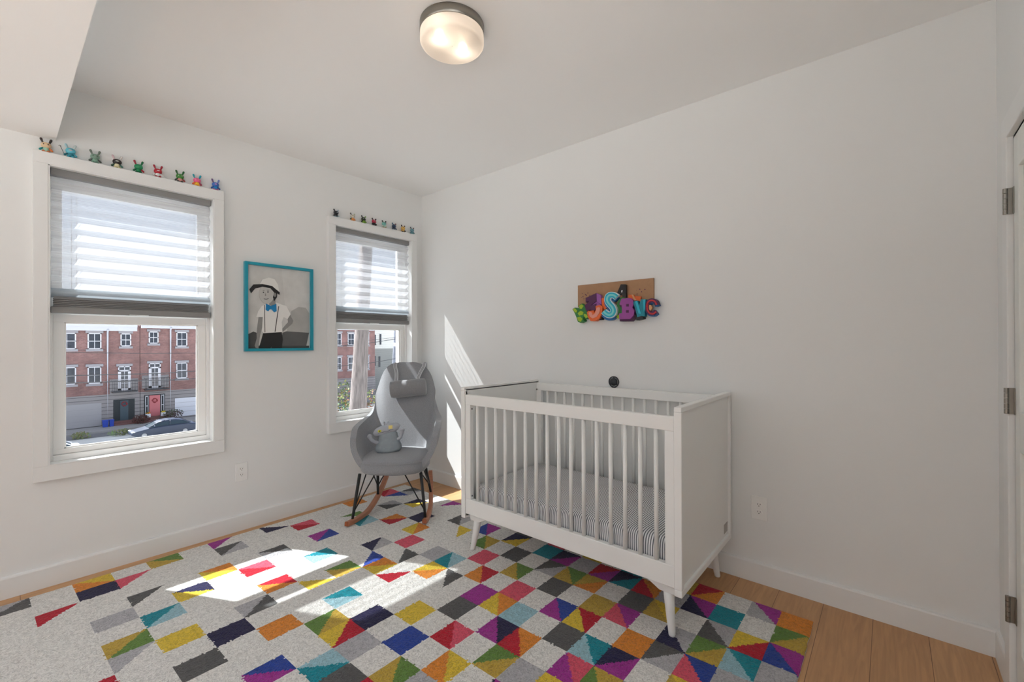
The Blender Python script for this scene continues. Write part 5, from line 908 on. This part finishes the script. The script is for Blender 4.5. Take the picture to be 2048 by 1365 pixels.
# cars: side profile lofted across the width; nose toward -y
def car(label, x, y, z, col, Ln=4.7, Wd=1.8):
    c = thing('parked_car', label, 'car', (x, y+Ln/2, z), 'cars parked outside')
    cm = mat('car_%d' % col[0], srgb(*col), 0.45, spec=0.35); gl = mat('car_glass', srgb(34, 50, 62), 0.3, spec=0.3)
    body = [(0, .42), (.02, .62), (.25, .72), (.9, .84), (1.25, .92), (2.0, .97), (3.2, 1.0), (4.0, 1.0), (4.55, .93), (4.7, .75), (4.7, .40), (4.3, .25), (.4, .25)]
    cab = [(1.15, .92), (1.75, 1.24), (2.1, 1.38), (2.6, 1.45), (3.1, 1.43), (3.6, 1.31), (4.15, 1.02), (3.2, .98), (2.0, .95)]
    def loft(prof, w0, top):
        rg = []
        for sx_, k in ((-1, .90), (-.93, .97), (-.6, 1), (.6, 1), (.93, .97), (1, .90)):
            rg.append([(x+sx_*w0*(1-(top*(q[1]-.95)*.5 if q[1] > .95 else 0)), y+Ln/2+(q[0]/4.7*Ln-Ln/2)*(0.97+.03*k), z+.25+(q[1]-.25)*k) for q in prof])
        b = MB(); b.rings(rg, smooth=False); return b
    loft(body, Wd/2, 0).build('body', cm, c, bevel=.05, seg=3)
    loft(cab, Wd/2*.90, .55).build('greenhouse', gl, c, bevel=.03)
    rf = [(1.70, 1.235), (2.1, 1.40), (2.6, 1.475), (3.1, 1.455), (3.65, 1.32), (3.55, 1.30), (3.0, 1.40), (2.3, 1.40)]
    loft(rf, Wd/2*.84, .3).build('roof', cm, c, bevel=.02)
    for sx_ in (-1, 1):
        b = MB()
        for a0, a1 in (((1.15, .93), (1.78, 1.26)), ((1.78, 1.26), (2.3, 1.42)), ((2.62, .98), (2.70, 1.42)), ((3.6, 1.33), (4.2, 1.02))):
            for q in (0,): b.tube([(x+sx_*(Wd/2*.90*(1-.28*(a0[1]-.95)) if a0[1] > .95 else Wd/2*.90), y+a0[0], z+a0[1]), (x+sx_*(Wd/2*.90*(1-.28*(a1[1]-.95))), y+a1[0], z+a1[1])], .035, 6)
        b.build('pillars', cm, c)
        for yy in (.85, 3.75):
            b = MB(); b.lathe([(.33, -.1), (.33, .1), (.2, .12)] if sx_ > 0 else [(.2, -.12), (.33, -.1), (.33, .1)], (x+sx_*(Wd/2-.12), y+yy, z+.33), 'x', 24); wh = b.build('wheel', mat('tyre', srgb(30, 30, 32), .8), c)
            b = MB(); b.lathe([(.2, sx_*.10), (.18, sx_*.125), (.02, sx_*.13)], (x+sx_*(Wd/2-.12), y+yy, z+.33), 'x', 16); b.build('hub', mat('hub', srgb(150, 152, 156), .4, metal=.6), wh)
        b = MB(); b.ell((x+sx_*(Wd/2+.06), y+1.55, z+1.02), (.11, .07, .07), 10, 8); b.build('mirror', cm, c)
        b = MB(); b.ell((x+sx_*(Wd/2-.22), y+.12, z+.66), (.18, .12, .06), 10, 8); b.build('headlight', mat('lamp_lens', srgb(214, 220, 226), .15), c)
car('dark blue grey sedan parked in front of the brick houses', -46.2, 4.75, GZ-.2, (40, 50, 70))
car('white car at the lower left corner of the left window', -41.3, -3.3, GZ-.2, (222, 224, 230))
# siding building and the brick building beyond
sb = thing('siding_building', 'pale clapboard building beyond the brick houses', 'building', (-60, 38, GZ))
MB().box(-68, 34.6, GZ, -59, 40.2, .35).build('grey_siding_wall', sidingg_m, sb); MB().box(-68, 34.6, .35, -59.05, 40.2, 3.9).build('white_siding_wall', sidingw_m, sb)
for (ya, yb, za, zb) in ((36.5, 36.75, .9, 2.6), (37.5, 37.75, 1.0, 2.7), (36.5, 36.75, -2.4, -.8), (37.3, 37.55, -2.6, -.9)): MB().box(-59.02, ya, za, -58.9, yb, zb).build('window', pane_m, sb)
fb = thing('brick_building', 'far brick building at the right edge of the right window view', 'building', (-62, 45, GZ))
MB().box(-72, 40.3, GZ, -61, 52, 2.6).build('wall', brick_m, fb); MB().box(-72, 40.3, 2.6, -60.9, 52, 4.2).build('parapet', corn_m, fb)
# utility poles and wires
polew_m = mat('weathered_pole', srgb(112, 104, 102), 0.95, var=0.35, vscale=9, bump=0.6, bscale=14, stretch=(3.5, 3.5, 0.35))
up = thing('utility_pole', 'weathered wooden utility pole close outside the right window', 'utility pole', (-7.6, 3.4, GZ-.2))
b = MB(); b.tube([(-7.6, 3.42, GZ-.2), (-7.6, 3.60, -3.5), (-7.6, 3.745, -.45), (-7.6, 3.865, 1.66), (-7.6, 4.05, 5.0)], [.30, .265, .225, .185, .165], 28); b.build('shaft', polew_m, up)
b = MB(); b.box(-7.72, 2.9, 4.3, -7.45, 5.1, 4.42); b.build('crossarm', polew_m, up)
up2 = thing('utility_pole', 'thin grey utility pole farther away in the right window', 'utility pole', (-30, 20.3, GZ-.2))
b = MB(); b.tube([(-30, 20.25, GZ-.2), (-30, 20.32, -.55), (-30, 20.5, 2.4), (-30, 20.6, 6)], [.2, .19, .17, .14], 14); b.build('shaft', mat('grey_pole', srgb(110, 114, 126), .9, var=.2, vscale=3), up2)
b = MB(); b.box(-29.8, 20.1, 1.0, -29.6, 20.75, 1.3); b.build('bracket', wfr_m, up2)
wire_m = mat('wire_black', srgb(40, 42, 48), .6)
for lab, pts in (('lowest overhead wire crossing the street view', [(-7.9, -22, 1.6), (-7.9, -8, .72), (-7.9, -1.94, .59), (-7.9, .11, .54), (-7.9, 2.0, .58), (-7.9, 3.8, .70), (-7.9, 4.97, .80), (-7.9, 12, 1.7), (-7.9, 24, 3.6)]),
                 ('middle overhead wire crossing the street view', [(-7.9, -22, 1.7), (-7.9, -8, .86), (-7.9, -1.87, .724), (-7.9, .02, .705), (-7.9, 2.0, .90), (-7.9, 3.2, 1.19), (-7.9, 3.85, 1.245), (-7.9, 4.73, 1.358), (-7.9, 12, 2.4), (-7.9, 24, 4.5)]),
                 ('highest thin pale overhead wire crossing the street view', [(-8.7, -22, 2.0), (-8.7, -8, 1.4), (-8.7, -2.1, 1.15), (-8.7, -.08, 1.085), (-8.7, 2, 1.12), (-8.7, 6, 1.5), (-8.7, 24, 3.2)])):
    b = MB(); b.tube(curve(pts, 5), .009 if 'pale' not in lab else .006, 6); tag(b.build('overhead_wire', wire_m), lab, 'wire')
